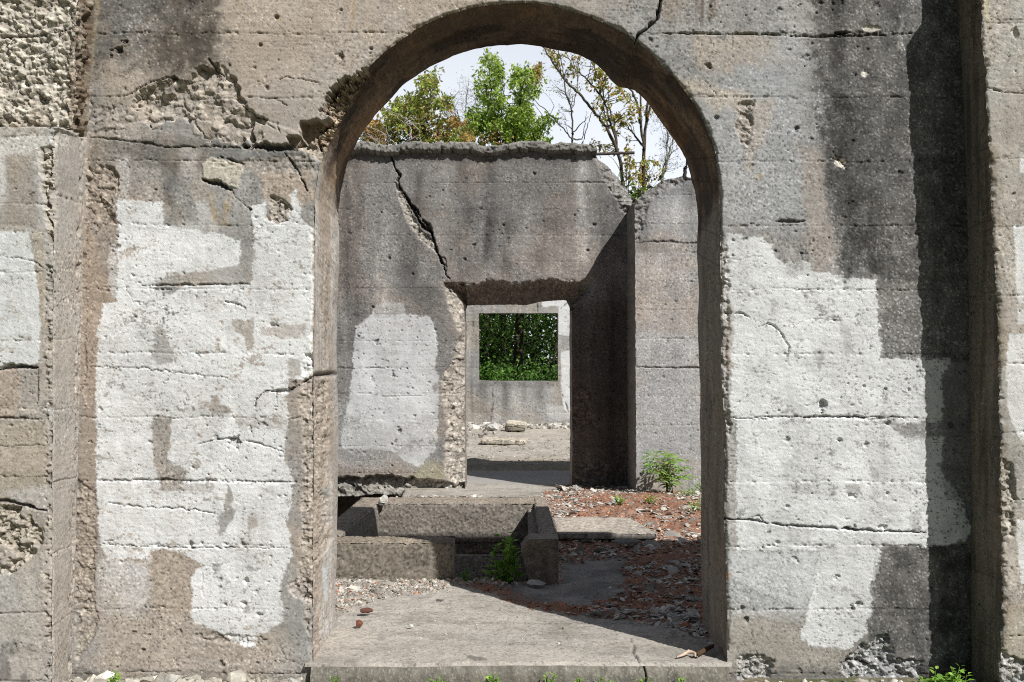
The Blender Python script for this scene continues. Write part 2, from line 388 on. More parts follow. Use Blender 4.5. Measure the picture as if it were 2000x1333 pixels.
def stains_and_shade(F):
    # each: polygon, colour factor, softness, warp, strength
    items = [
        ([(190, -40), (428, -40), (432, 60), (415, 130), (330, 150), (240, 125), (190, 110)], .44, 26, 18),
        ([(300, -40), (420, -40), (418, 50), (410, 118), (340, 132), (305, 90)], .52, 14, 14),
        ([(170, 0), (240, 10), (250, 150), (230, 290), (175, 300)], .78, 14, 10),
        ([(175, 272), (420, 268), (590, 288), (600, 322), (420, 330), (175, 322)], .62, 10, 8),
        ([(312, 310), (345, 318), (340, 400), (318, 392)], .5, 8, 6),
        ([(165, 430), (228, 400), (222, 560), (200, 590), (165, 600)], .80, 8, 6),
        ([(330, 330), (392, 330), (394, 440), (330, 440)], .82, 14, 8),
        # right hand: long black weathering, and the pilaster's shadow strip
        ([(1590, -40), (1905, -40), (1905, 560), (1645, 545), (1632, 470), (1612, 380), (1600, 300), (1598, 190), (1585, 90)], .33, 16, 16),
        ([(1600, -40), (1640, -40), (1655, 120), (1690, 260), (1700, 420), (1720, 540), (1655, 540), (1630, 380), (1612, 200)], .58, 18, 14),
        ([(1820, -40), (1905, -40), (1905, 700), (1820, 700)], .82, 14, 10),  # upper part of the pilaster's shadow strip, deepened in the colour
        ([(1716, 540), (1905, 540), (1905, 708), (1722, 700)], .50, 8, 6),
        ([(1835, 690), (1905, 690), (1905, 1340), (1835, 1340)], .52, 8, 6),  # lower part of that strip, its shade painted darker
        ([(1716, 1070), (1905, 1060), (1905, 1345), (1720, 1345), (1690, 1250)], .30, 8, 10),
        ([(1640, 1220), (1730, 1200), (1730, 1300), (1650, 1300)], .75, 14, 10),
        ([(400, 1225), (560, 1215), (590, 1260), (480, 1290), (400, 1270)], .84, 10, 8),
        ([(1430, 1230), (1700, 1255), (1700, 1320), (1430, 1320)], .84, 14, 12),
        ([(128, 1300), (620, 1310), (620, 1350), (128, 1350)], .70, 8, 6),
        ([(1410, 1300), (1910, 1300), (1910, 1350), (1410, 1350)], .62, 8, 8),
    ]
    for p, k, so, wp in items:
        m = F.poly(p, so, wp)
        m = m * np.clip(.85 + .35 * fbm(F.U / 24, F.V / 30, 4, 61), 0, 1)
        F.mult(m, [k, k, k * .985])
stains_and_shade(F1)
# black weathering shows the bright stones in it
m = np.clip(F1.poly([(1590, -40), (1905, -40), (1905, 700), (1725, 700), (1700, 540), (1640, 540), (1590, 200)], 10, 14) + F1.poly([(1700, 1080), (1905, 1060), (1905, 1330), (1690, 1330)], 8, 8), 0, 1)
f1, f2, idd = worley(F1.U / 5.0, F1.V / 5.0, 3)
b = m * (idd > .78) * (1 - ss(.20, .40, f1)); F1.G += b * 2.2; F1.H += b * .0012
ml_ = F1.poly([(190, -40), (428, -40), (420, 130), (240, 125)], 20, 14); fa, _, ia = worley(F1.U / 5.4, F1.V / 5.4, 5); F1.G += ml_ * (ia > .8) * (1 - ss(.2, .42, fa)) * 1.6
f1, f2, idd = worley(F1.U / 4.2, F1.V / 4.2, 5); F1.mult(m * (idd < .3) * (1 - ss(.2, .5, f1)), [.5] * 3)
f1, f2, idd = worley(F1.U / 3.6 + 9, F1.V / 3.6, 2); F1.H += m * .0022 * (idd - .5) * (1 - f1)

# warm and pale washes
for p, col, a, so, wp in [
    ([(430, -40), (1000, -40), (900, 30), (720, 120), (620, 280), (480, 270), (450, 130)], (.50, .42, .345), .5, 25, 20),
    ([(200, 130), (330, 150), (260, 200), (250, 270), (190, 290)], (.40, .345, .28), .5, 15, 10),
    ([(165, 420), (228, 590), (200, 640), (188, 800), (188, 1130), (150, 1150), (160, 600)], (.36, .285, .225), .7, 5, 4),
    ([(500, 340), (612, 330), (612, 400), (520, 395)], (.46, .36, .275), .6, 10, 8),
    ([(228, 305), (255, 300), (252, 390), (235, 392)], (.56, .54, .52), .5, 8, 6),
    ([(350, 290), (385, 292), (380, 350), (355, 350)], (.56, .54, .52), .45, 8, 6),
    ([(320, 440), (385, 432), (400, 470), (326, 470)], (.55, .54, .52), .55, 7, 6),
    ([(560, 610), (612, 560), (612, 440), (596, 480)], (.44, .38, .31), .6, 4, 4),
    ([(1356, 66), (1480, 66), (1560, 120), (1440, 130), (1370, 150), (1356, 110)], (.47, .40, .325), .55, 12, 14),
    ([(1360, 180), (1560, 60), (1570, 440), (1420, 440), (1408, 350)], (.40, .41, .42), .60, 25, 25),
    ([(1295, 150), (1370, 160), (1470, 190), (1400, 215), (1365, 190), (1340, 190)], (.50, .43, .34), .6, 10, 10),
    ([(1430, 195), (1510, 190), (1500, 250), (1465, 330), (1440, 250)], (.47, .40, .335), .5, 10, 8),
    ([(1560, 280), (1605, 300), (1630, 500), (1600, 560), (1575, 480)], (.42, .36, .31), .5, 10, 8),
    ([(1395, 320), (1480, 330), (1440, 420), (1400, 430)], (.46, .45, .43), .4, 20, 10),
    ([(1420, 1080), (1600, 1078), (1585, 1180), (1560, 1210), (1420, 1205)], (.52, .53, .54), .62, 7, 8),
    ([(1425, 1190), (1560, 1200), (1600, 1262), (1690, 1270), (1690, 1310), (1425, 1310)], (.40, .355, .30), .45, 18, 14),
    ([(195, 1095), (290, 1100), (300, 1190), (270, 1215), (200, 1200)], (.56, .56, .57), .45, 10, 10),
    ([(200, 1100), (560, 1230), (600, 1330), (180, 1330)], (.43, .385, .33), .5, 20, 16),
    ([(292, 1069), (352, 1070), (400, 1104), (380, 1140), (378, 1200), (300, 1200), (290, 1100)], (.42, .355, .29), .7, 5, 4),
    ([(1418, 455), (1436, 800), (1442, 1075), (1424, 1080), (1414, 700)], (.50, .48, .455), .6, 4, 4),
    ([(1418, 560), (1432, 560), (1430, 720), (1421, 720)], (.50, .39, .32), .6, 4, 3),
]:
    F1.tint(F1.poly(p, so, wp), col, a)
# rust and lime streaks
for p, col, a in [
    ([(682, -30), (692, -30), (694, 40), (686, 62), (680, 30)], (.42, .27, .09), .8),
    ([(462, 2), (470, 2), (470, 18), (463, 18)], (.45, .30, .10), .7),
    ([(545, 30), (556, 30), (556, 48), (547, 48)], (.45, .30, .14), .4),
    ([(188, 0), (196, 0), (192, 60), (184, 130), (180, 100)], (.45, .36, .18), .6),
    ([(446, 372), (458, 372), (452, 410), (440, 446), (434, 430)], (.48, .31, .10), .75),
    ([(404, 375), (426, 372), (424, 440), (408, 430)], (.46, .34, .18), .6),
    ([(420, 312), (430, 312), (424, 345), (416, 348)], (.50, .34, .12), .8),
    ([(1285, -30), (1405, -30), (1405, 30), (1360, 50), (1300, 44)], (.28, .21, .14), .55),
    ([(1345, -10), (1400, -20), (1402, 35), (1375, 48), (1352, 30)], (.10, .085, .07), .65),
    ([(232, 365), (240, 362), (240, 390), (233, 390)], (.50, .36, .16), .5),
    ([(1455, 318), (1470, 318), (1468, 330), (1456, 330)], (.48, .36, .16), .5),
    ([(1474, 340), (1486, 340), (1486, 350), (1474, 350)], (.44, .31, .12), .8),
    ([(1418, 1120), (1428, 1121), (1426, 1130), (1418, 1128)], (.55, .25, .05), .9),
    ([(1752, 100), (1760, 30), (1764, 30), (1764, 90)], (.55, .54, .5), .7),
    ([(1885, 990), (1900, 985), (1902, 1060), (1884, 1055)], (.07, .10, .15), .55),
]:
    F1.tint(F1.poly(p, 4, 4, 2.5) * np.clip(.55 + .8 * fbm(F1.U / 5, F1.V / 40, 3, 51), 0, 1), col, a * .9)
# pale delaminated plate
pl = F1.poly([(396, 318), (414, 308), (436, 312), (470, 316), (474, 340), (462, 368), (448, 364), (424, 352), (396, 350)], 1.5, 3)
F1.tint(pl, (.58, .54, .45), .8); F1.H += pl * .006
F1.crack([(395, 350), (412, 356), (430, 360), (450, 372)], 4.5, .035, .3, 1.5)
F1.crack([(424, 306), (440, 308), (452, 314), (476, 320)], 3, .02, .45, 2)

# ---- spalled areas
S1 = F1.poly([(262, 196), (290, 168), (330, 152), (372, 158), (392, 130), (436, 128), (446, 152), (470, 168), (478, 205), (520, 232), (508, 270), (470, 282), (400, 268), (380, 240), (340, 232), (300, 250), (268, 232)], 3, 9)
F1.rough(S1, .0024, .026, (.50, .44, .37), 1.2, 1.5, .65); F1.H -= S1 * .010
S1b = F1.poly([(172, 318), (228, 330), (236, 372), (215, 400), (232, 440), (170, 430)], 3, 8)
F1.rough(S1b, .0024, .018, (.36, .30, .245), 1.0, 1.3, .6); F1.H -= S1b * .004
S1c = F1.poly([(172, 200), (240, 205), (262, 235), (230, 262), (172, 262)], 5, 9)
F1.rough(S1c, .0024, .010, (.40, .36, .32), .9, 1.2, .5)
S1d = F1.poly([(425, 320), (600, 300), (620, 330), (560, 350), (480, 335)], 5, 8); F1.rough(S1d, .0024, .008, (.42, .36, .3), .7, 1, .4)
# plates standing proud of the broken zone
for p in ([(380, 232), (410, 240), (402, 266), (378, 262)], [(498, 236), (560, 262), (560, 281), (500, 279), (492, 258)], [(520, 236), (590, 262), (583, 268), (545, 256)], [(318, 170), (338, 164), (340, 182), (322, 186)], [(292, 240), (312, 238), (310, 250), (296, 252)]):
    mm = F1.poly(p, 1.2, 2.5); F1.H = F1.H * (1 - mm) + mm * (.004 + .25 * F1.H); F1.tint(mm, (.42, .375, .325), .75)
# big bite out of the arris at the arch's left shoulder
S2 = F1.poly([(712, 140), (690, 150), (664, 156), (648, 172), (634, 186), (628, 205), (640, 214), (630, 232), (622, 258), (612, 276), (628, 296), (642, 322), (656, 352), (700, 330), (740, 150)], 3, 12, 4)
dd = np.clip(1 - np.hypot((F1.U - 690) / 80, (F1.V - 238) / 125), 0, 1) ** .7
F1.rough(S2, .0024, .045, (.44, .35, .26), 4.0, .75, .95); F1.rough(S2, .0024, .03, None, 2.5, .4); F1.C *= (1 + S2 * .5 * fbm(F1.U / 7, F1.V / 12, 4, 46))[..., None]; F1.H -= S2 * (.02 + .085 * dd)
F1.mult(S2 * ss(-.1, .8, fbm(F1.U / 20, F1.V / 26, 3, 44)), [.62, .56, .5])
S2b = F1.poly([(586, 236), (604, 238), (620, 232), (632, 240), (624, 258), (606, 276), (598, 283), (586, 262)], 1.6, 2.5)
F1.H -= S2b * .085; F1.tint(S2b, (.22, .165, .11), .9)
S2c = F1.poly([(560, 266), (586, 264), (596, 284), (575, 290), (562, 280)], 1.5, 2); F1.H -= S2c * .05; F1.tint(S2c, (.25, .19, .13), .8)
F1.crack([(478, 287), (505, 286), (530, 287), (560, 288), (578, 292)], 8, .045, .35, 1.5)  # shadow line of the ledge: cut deep and darkened in the colour
S2d = F1.poly([(578, 286), (620, 282), (655, 330), (662, 360), (650, 352), (632, 322), (600, 296)], 4, 4); F1.rough(S2d, .0024, .03, (.48, .41, .33), 1.6, 1, .8); F1.H -= S2d * .02
# rotten patches and lower edge
for p, dep, col in [
    ([(530, 385), (560, 395), (572, 410), (560, 430), (540, 436), (520, 425)], .014, (.50, .44, .38)),
    ([(596, 690), (612, 700), (612, 1120), (600, 1240), (585, 1130), (592, 900), (586, 780)], .010, (.47, .41, .35)),
    ([(560, 1140), (608, 1120), (606, 1180), (570, 1160)], .010, (.46, .40, .35)),
    ([(150, 940), (190, 960), (182, 1130), (190, 1230), (150, 1300), (140, 1000)], .007, (.40, .35, .29)),
    ([(1630, 540), (1650, 540), (1650, 560), (1630, 560)], .004, (.3, .3, .3)),
    ([(1440, 200), (1472, 196), (1468, 255), (1462, 285), (1448, 280), (1438, 250)], .012, (.40, .36, .31)),
    ([(1410, 490), (1420, 480), (1425, 620), (1422, 760), (1428, 850), (1416, 850), (1412, 600)], .010, (.46, .42, .38)),
    ([(1440, 1282), (1480, 1275), (1510, 1300), (1500, 1330), (1440, 1330)], .018, (.50, .49, .47)),
    ([(1680, 1262), (1730, 1240), (1745, 1290), (1800, 1290), (1798, 1325), (1660, 1325), (1640, 1300)], .022, (.50, .50, .50)),
    ([(380, 1236), (520, 1246), (500, 1262), (400, 1256)], .008, (.40, .36, .31)),
    ([(1630, 300), (1652, 318), (1650, 332), (1632, 322), (1624, 306)], .012, (.5, .46, .4)),
]:
    mm = F1.poly(p, 3, 5); F1.rough(mm, .0024, dep * 1.3, col, min(.8, dep / .018), .55, .65); F1.H -= mm * dep * .3
for u, v, r, d in [(1609, 789, 9, .035), (232, 98, 8, .03), (458, 862, 7, .02), (372, 1062, 6, .02), (1735, 828, 5, .02), (505, 1200, 5, .015), (530, 635, 7, .014), (1641, 860, 5, .012), (1540, 860, 4, .012), (1691, 870, 4, .012), (1776, 763, 3, .01), (1557, 249, 4, .015), (540, 34, 6, .015), (508, 88, 4, .015), (665, 110, 5, .016), (666, 20, 4, .01), (724, 95, 5, .012), (1661, 968, 6, .014), (1718, 1030, 6, .014), (1733, 965, 4, .012), (1538, 990, 4, .01), (1632, 1130, 4, .01), (1677, 1180, 5, .012), (480, 1136, 6, .018), (478, 1180, 5, .014), (1450, 1190, 5, .012), (1458, 1209, 5, .012), (1519, 1060, 4, .01), (1730, 760, 4, .012), (1688, 755, 3, .01), (1860, 830, 4, .01), (448, 128, 3, .01), (395, 1060, 3, .01), (280, 1270, 4, .01), (434, 1300, 4, .01), (1400, 230, 5, .012), (1385, 130, 4, .012), (520, 170, 3, .01)]:
    F1.hole(u, v, r, d, 1.1)
for u, v, w, h in [(1702, 56, 20, 6), (1641, 318, 14, 10), (1770, 95, 3, 4), (1690, 145, 8, 7)]:
    mm = F1.poly([(u - w, v), (u - w * .4, v - h), (u + w * .6, v - h * .8), (u + w, v), (u + w * .2, v + h), (u - w * .6, v + h * .7)], 1, 1.5)
    F1.tint(mm, (.62, .58, .50), .85); F1.H -= mm * .006
# ---- cracks
CR = [
    ([(1294, -30), (1290, 10), (1284, 36), (1262, 56), (1246, 68), (1240, 90)], 3.2, .04, .25, 1.2),
    ([(1290, 65), (1400, 66), (1530, 68), (1600, 72), (1780, 66)], 2.6, .014, .5, 2), ([(1632, 65), (1660, 64)], 4, .03, .3, 1),
    ([(238, 190), (262, 180), (290, 160), (330, 150), (372, 160), (400, 150)], 2.4, .012, .5, 3),
    ([(378, 220), (380, 240), (395, 258), (400, 268)], 2.2, .012, .5, 2), ([(408, 116), (420, 134), (440, 150)], 3, .014, .45, 2),
    ([(470, 205), (500, 226), (540, 238), (548, 262)], 2, .01, .5, 3), ([(500, 192), (540, 192), (560, 206)], 1.8, .008, .5, 3),
    ([(176, 268), (260, 276), (330, 288), (420, 286), (470, 290)], 2.4, .012, .5, 3),
    ([(556, 302), (575, 325), (590, 350), (600, 374)], 2.8, .016, .4, 2), ([(450, 372), (470, 395), (490, 410)], 1.5, .006, .55, 2),
    ([(500, 796), (498, 782), (520, 762), (560, 766), (580, 752), (612, 736), (640, 732)], 3.0, .016, .32, 2.2), ([(540, 770), (540, 790)], 1.4, .006, .5, 2),
    ([(385, 868), (420, 860), (452, 856), (490, 864), (530, 874), (558, 884)], 1.9, .010, .4, 2), ([(446, 866), (456, 872), (468, 868), (466, 858)], 2, .012, .4, 1),
    ([(205, 980), (260, 990), (330, 992), (385, 996), (430, 1006)], 1.8, .009, .42, 3),
    ([(200, 1064), (330, 1070), (450, 1070), (560, 1070)], 1.6, .008, .55, 2), ([(275, 558), (380, 557), (484, 555)], 2.0, .012, .4, 1.2),
    ([(186, 940), (300, 938), (430, 940), (580, 942)], 2.0, .010, .5, 2), ([(165, 716), (280, 720), (380, 732), (460, 742)], 1.7, .007, .55, 3),
    ([(1418, 1015), (1465, 1016), (1500, 1022), (1560, 1028), (1650, 1034), (1720, 1038), (1808, 1040)], 3.0, .020, .35, 2), ([(1651, 1032), (1680, 1036)], 3.5, .02, .3, 1), ([(1470, 1012), (1484, 1008), (1490, 1018)], 1.8, .01, .5, 2),
    ([(1474, 622), (1482, 638), (1500, 632), (1518, 640), (1532, 662), (1540, 680), (1536, 704)], 2.4, .012, .4, 2.5), ([(1540, 640), (1580, 624), (1620, 624), (1680, 618)], 1.1, .005, .65, 4),
    ([(1418, 612), (1450, 612), (1466, 622)], 2.2, .012, .45, 2), ([(1590, 813), (1636, 814), (1690, 815)], 2.8, .014, .35, 1.5), ([(1430, 818), (1520, 815), (1800, 816)], 1.6, .009, .5, 2),
    ([(1420, 510), (1450, 506), (1490, 500)], 1.2, .005, .6, 3), ([(1619, 308), (1640, 310), (1650, 322), (1652, 334)], 2, .012, .45, 2),
    ([(1515, 432), (1532, 434), (1570, 432)], 3, .016, .4, 1.5), ([(1370, 150), (1400, 186), (1300, 186)], 1, .005, .6, 3),
    ([(1430, 65), (1432, 95)], 1.2, .005, .5, 1), ([(245, 560), (260, 590), (330, 600)], 1, .004, .7, 3), ([(440, 590), (470, 596), (480, 602)], 2, .01, .5, 2),
    ([(395, 1118), (396, 1180)], 1.2, .005, .5, 2), ([(170, 600), (165, 760)], 1.5, .006, .6, 4), ([(545, 1256), (560, 1290), (590, 1300)], 1, .004, .6, 4),
    ([(1700, 1300), (1660, 1290), (1640, 1310)], 3, .016, .4, 2), ([(620, 160), (560, 150), (540, 158)], 1.6, .008, .5, 2),
]
for p, w, d, k, wp in CR: F1.crack(p, w, d, k, wp)
# ---- white paint
for p, k in [([(300, 570), (480, 560), (470, 610), (310, 620)], .62), ([(200, 610), (250, 610), (250, 650), (200, 650)], .55), ([(280, 620), (350, 600), (360, 740), (290, 730)], .5), ([(300, 720), (400, 720), (400, 760), (300, 760)], .5), ([(285, 760), (380, 770), (380, 810), (290, 805)], .55), ([(400, 745), (460, 760), (480, 812), (400, 806)], .5), ([(560, 400), (606, 430), (600, 480), (570, 470)], .5),
             ([(590, 500), (610, 520), (608, 560), (580, 540)], .6), ([(330, 950), (420, 950), (420, 1000), (330, 990)], .45), ([(470, 980), (520, 1000), (510, 1060), (480, 1050)], .5), ([(400, 1160), (520, 1170), (530, 1240), (420, 1230)], .5),
             ([(1500, 560), (1520, 560), (1525, 640), (1500, 650)], .6), ([(1640, 620), (1700, 600), (1710, 690), (1660, 690)], .6), ([(1460, 720), (1500, 720), (1500, 780), (1460, 780)], .5), ([(1560, 700), (1620, 690), (1620, 760), (1560, 760)], .5), ([(1640, 730), (1800, 720), (1790, 800), (1650, 800)], .55), ([(1690, 820), (1840, 830), (1840, 860), (1700, 850)], .9), ([(1460, 790), (1500, 790), (1500, 830), (1460, 820)], .5),
             ([(1580, 900), (1640, 880), (1620, 960), (1570, 950)], .45), ([(1790, 930), (1890, 960), (1890, 1050), (1780, 1050)], .6), ([(1770, 700), (1860, 700), (1850, 760), (1800, 740)], .6), ([(1570, 1190), (1700, 1180), (1700, 1260), (1620, 1260)], .65), ([(1540, 940), (1730, 940), (1720, 980), (1560, 980)], .4)]:
    F1.WEAR = F1.__dict__.get('WEAR', 0) + k * F1.poly(p, 14, 10)
PL = F1.poly([(229, 391), (320, 394), (321, 442), (384, 446), (400, 452), (428, 456), (468, 472), (470, 520), (482, 555), (492, 556), (494, 470), (490, 400), (520, 394), (519, 430), (545, 438), (566, 424), (568, 376), (578, 372), (590, 405), (588, 424), (611, 450), (612, 690), (608, 738), (564, 742), (562, 826), (556, 900), (574, 943), (570, 978), (560, 1020), (568, 1055), (570, 1090), (556, 1118), (547, 1146), (553, 1212), (504, 1244), (497, 1266), (455, 1256), (416, 1230), (378, 1216), (375, 1195), (376, 1121), (398, 1104), (350, 1078), (292, 1072), (292, 1092), (210, 1092), (195, 1070), (188, 960), (187, 800), (190, 680), (196, 624), (203, 592), (229, 590)], 1.2, 2.6, 3.2)
gaps = [([(304, 570), (306, 550), (330, 535), (420, 528), (480, 512), (484, 540), (484, 556), (360, 560), (330, 575)], .85), ([(470, 470), (494, 470), (492, 540), (470, 520)], .9),
        ([(298, 812), (335, 812), (332, 860), (328, 900), (366, 920), (367, 938), (350, 948), (344, 956), (314, 956), (306, 918), (300, 905), (295, 860)], 1),
        ([(410, 774), (424, 772), (428, 790), (453, 800), (452, 806), (410, 806)], .9), ([(450, 626), (494, 622), (494, 654), (494, 684), (484, 684), (480, 656), (460, 650)], .8),
        ([(504, 640), (560, 634), (600, 634), (600, 656), (550, 662), (510, 652)], .6), ([(421, 660), (427, 660), (427, 686), (421, 686)], .9), ([(304, 640), (318, 634), (330, 670), (340, 690), (336, 712), (304, 712), (298, 690)], .7),
        ([(446, 945), (452, 962), (456, 1008), (430, 1050), (426, 1030), (438, 990)], .9), ([(461, 812), (560, 815), (560, 842), (500, 838), (461, 832)], .5), ([(416, 1100), (436, 1102), (428, 1118), (416, 1112)], .8),
        ([(562, 700), (590, 700), (586, 736), (564, 738)], .6), ([(480, 1010), (500, 1008), (502, 1030), (484, 1038)], .8), ([(314, 945), (370, 945), (420, 950), (410, 965), (320, 960)], .5), ([(506, 948), (540, 958), (520, 962)], .6)]
g = np.ones_like(PL)
for p, a in gaps: g *= 1 - a * F1.poly(p, 2.0, 4, 2.5)
PL2 = np.clip(F1.poly([(212, 480), (230, 470), (230, 590), (213, 565)], 3, 3, 3) * .45 + F1.poly([(560, 560), (610, 480), (612, 500), (598, 560)], 3, 3, 3) * .3 + F1.poly([(385, 395), (400, 395), (420, 430), (430, 455), (385, 450)], 3, 3, 3) * .4, 0, 1)
PL3 = F1.poly([(200, 1092), (292, 1092), (285, 1180), (250, 1195), (205, 1130)], 5, 6, 6) * .35
F1.paint(np.clip(PL * g + PL2 + PL3, 0, 1), (.73, .735, .732), .75)
PR = F1.poly([(1419, 455), (1440, 458), (1458, 463), (1480, 464), (1509, 477), (1512, 500), (1530, 513), (1583, 512), (1585, 531), (1635, 536), (1660, 545), (1682, 547), (1710, 545), (1713, 594), (1718, 666), (1721, 699), (1858, 703), (1850, 722), (1840, 730), (1841, 824), (1780, 826), (1740, 834), (1800, 852), (1842, 852), (1839, 925), (1881, 978), (1895, 1030), (1888, 1052), (1846, 1064), (1808, 1070), (1728, 1060), (1718, 1076), (1717, 1118), (1699, 1142), (1706, 1195), (1692, 1215), (1696, 1230), (1671, 1255), (1660, 1270), (1601, 1264), (1562, 1251), (1574, 1205), (1590, 1139), (1601, 1076), (1440, 1074), (1437, 943), (1440, 832), (1426, 796), (1430, 720), (1419, 612)], 1.2, 2.6, 3.4)
g = np.ones_like(PR)
for p, a in [([(1536, 515), (1580, 512), (1584, 530), (1550, 545), (1534, 540)], .35), ([(1740, 822), (1800, 838), (1846, 838), (1846, 852), (1790, 856), (1746, 846)], .85), ([(1840, 920), (1890, 930), (1890, 985), (1845, 975)], .5), ([(1544, 946), (1600, 942), (1606, 962), (1545, 970)], .35),
             ([(1650, 946), (1680, 952), (1684, 968), (1656, 962)], .7), ([(1502, 585), (1516, 585), (1516, 615), (1504, 615)], .5), ([(1590, 684), (1610, 684), (1606, 715), (1598, 722)], .6), ([(1700, 900), (1716, 920), (1714, 940), (1700, 938)], .55), ([(1420, 590), (1434, 600), (1432, 690), (1420, 690)], .6), ([(1536, 1030), (1580, 1030), (1582, 1060), (1540, 1064)], .35), ([(1780, 1000), (1800, 990), (1796, 1040), (1780, 1036)], .5), ([(1640, 620), (1660, 640), (1668, 690), (1650, 690)], .45)]:
    g *= 1 - a * F1.poly(p, 2.0, 4, 2.5)
PR3 = F1.poly([(1424, 1076), (1604, 1078), (1585, 1160), (1560, 1180), (1430, 1130)], 6, 6, 5) * .42
F1.paint(np.clip(PR * g + PR3, 0, 1), (.725, .73, .728), .75)
# soften relief under paint a little, ripple of brush strokes
pm = np.clip(PL * 1 + PR, 0, 1); F1.H += pm * .0006 * fbm(F1.U / 9, F1.V / 5, 3, 71)

# ---- chipped arris of the arch
b = (F1.U > 590) & (F1.U < 1440)
dA = np.full(F1.U.shape, 99.); 
rows = slice(0, F1.U.shape[0]); c0 = int((590 - U0) / PITCH); c1 = int((1440 - U0) / PITCH)
sub = (rows, slice(c0, c1)); dA[sub], _ = segdist(F1.U[sub], F1.V[sub], AF[::3])
ch = np.clip(1 - dA / (4 + 9 * np.clip(fbm(F1.U / 20, F1.V / 20, 3, 81), 0, 1)), 0, 1)
F1.H -= .016 * ch ** 1.3 * (1 + .6 * F1.w1); F1.mult(ch * ss(0, .8, F1.w2 + .3), [.78, .74, .70])
ch2 = np.clip(1 - dA / 5, 0, 1) * (F1.V < 420) * ss(-.1, .5, F1.f2); F1.mult(ch2, [.5, .47, .44])

def to_xyz(Fd, U, V, d, side=None):
    x, y, z = world_pt(U, V, d); return x, y - Fd.H, z
hole = np.vstack([AFd, [[1420, 1500]], [[610, 1500]]])
Ug, Vg, keep = cutgrid(F1.U, F1.V, [hole])
X, Y, Z = to_xyz(F1, Ug, Vg, D0)
mb = MB(); mb.grid(X, Y, Z, F1.fin(), keep)
front_wall = thing('front_wall', 'large weathered concrete wall in the foreground pierced by a round-headed arch, patched with white paint', 'wall', None, (0, .3, 0))

# ---- reveal of the arch (jambs and soffit)
ns = len(AFd); fr = np.linspace(0, 1, 30)
acc = np.concatenate([[0], np.cumsum(np.hypot(*(AF[1:] - AF[:-1]).T))]); accd = np.linspace(0, acc[-1], ns)
ABd = np.stack([np.interp(accd, acc, AB[:, 0]), np.interp(accd, acc, AB[:, 1])], 1)
y0 = -F1.look(F1.H, AFd[:, 0], AFd[:, 1], U0, V0_, PITCH)
S, Q = np.meshgrid(accd, fr)
FR = Field(S, Q * 266 + 2000, 3)
FR.concrete(tan=(.34, .27, .20), grey=(.28, .25, .22), board=9999, lines=0, speck=.2, streak=.05, pits=.5)
sp1 = acc[60]; sp2 = acc[231]; LL = sp1; RR = sp2
jw = 26 * fbm(S / 40, Q * 4, 3, 88)
inL = 1 - ss(LL + 10, LL + 150, S + jw + 60 * Q); inR = ss(RR - 60, RR + 30, S + jw - 40 * Q); inA = 1 - np.maximum(inL, inR)
a01 = np.clip((S - LL) / (RR - LL), 0, 1)
# arch soffit: brown with black bands running along it
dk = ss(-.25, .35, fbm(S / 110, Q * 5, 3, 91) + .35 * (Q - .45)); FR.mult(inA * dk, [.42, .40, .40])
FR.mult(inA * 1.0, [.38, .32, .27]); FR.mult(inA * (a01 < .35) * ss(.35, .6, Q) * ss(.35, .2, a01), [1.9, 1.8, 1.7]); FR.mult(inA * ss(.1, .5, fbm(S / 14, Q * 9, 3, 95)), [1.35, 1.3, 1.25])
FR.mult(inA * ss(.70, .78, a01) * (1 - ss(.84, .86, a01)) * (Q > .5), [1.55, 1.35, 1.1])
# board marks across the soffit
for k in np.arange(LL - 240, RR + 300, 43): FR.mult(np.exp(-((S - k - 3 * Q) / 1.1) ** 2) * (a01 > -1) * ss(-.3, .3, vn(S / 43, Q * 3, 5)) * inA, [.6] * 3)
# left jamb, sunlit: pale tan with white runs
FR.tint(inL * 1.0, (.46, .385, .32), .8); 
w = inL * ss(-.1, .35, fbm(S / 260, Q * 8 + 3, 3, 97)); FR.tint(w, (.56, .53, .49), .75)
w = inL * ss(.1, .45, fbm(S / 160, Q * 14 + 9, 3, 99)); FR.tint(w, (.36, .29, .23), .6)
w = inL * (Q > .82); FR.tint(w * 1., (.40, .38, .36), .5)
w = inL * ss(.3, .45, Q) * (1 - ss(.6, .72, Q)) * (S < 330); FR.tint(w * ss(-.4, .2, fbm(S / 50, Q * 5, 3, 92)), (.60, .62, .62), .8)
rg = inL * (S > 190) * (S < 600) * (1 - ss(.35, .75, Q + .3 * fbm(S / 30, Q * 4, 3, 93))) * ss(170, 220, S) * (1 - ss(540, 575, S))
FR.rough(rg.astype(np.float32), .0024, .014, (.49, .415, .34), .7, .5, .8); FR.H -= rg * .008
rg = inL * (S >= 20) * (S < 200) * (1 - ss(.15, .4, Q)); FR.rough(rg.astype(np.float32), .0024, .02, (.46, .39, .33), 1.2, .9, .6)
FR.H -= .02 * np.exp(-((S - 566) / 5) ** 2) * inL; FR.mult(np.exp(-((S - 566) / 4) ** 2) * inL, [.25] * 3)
FR.mult(np.exp(-((S - 215 - 60 * Q) / 1.6) ** 2) * inL, [.5] * 3)
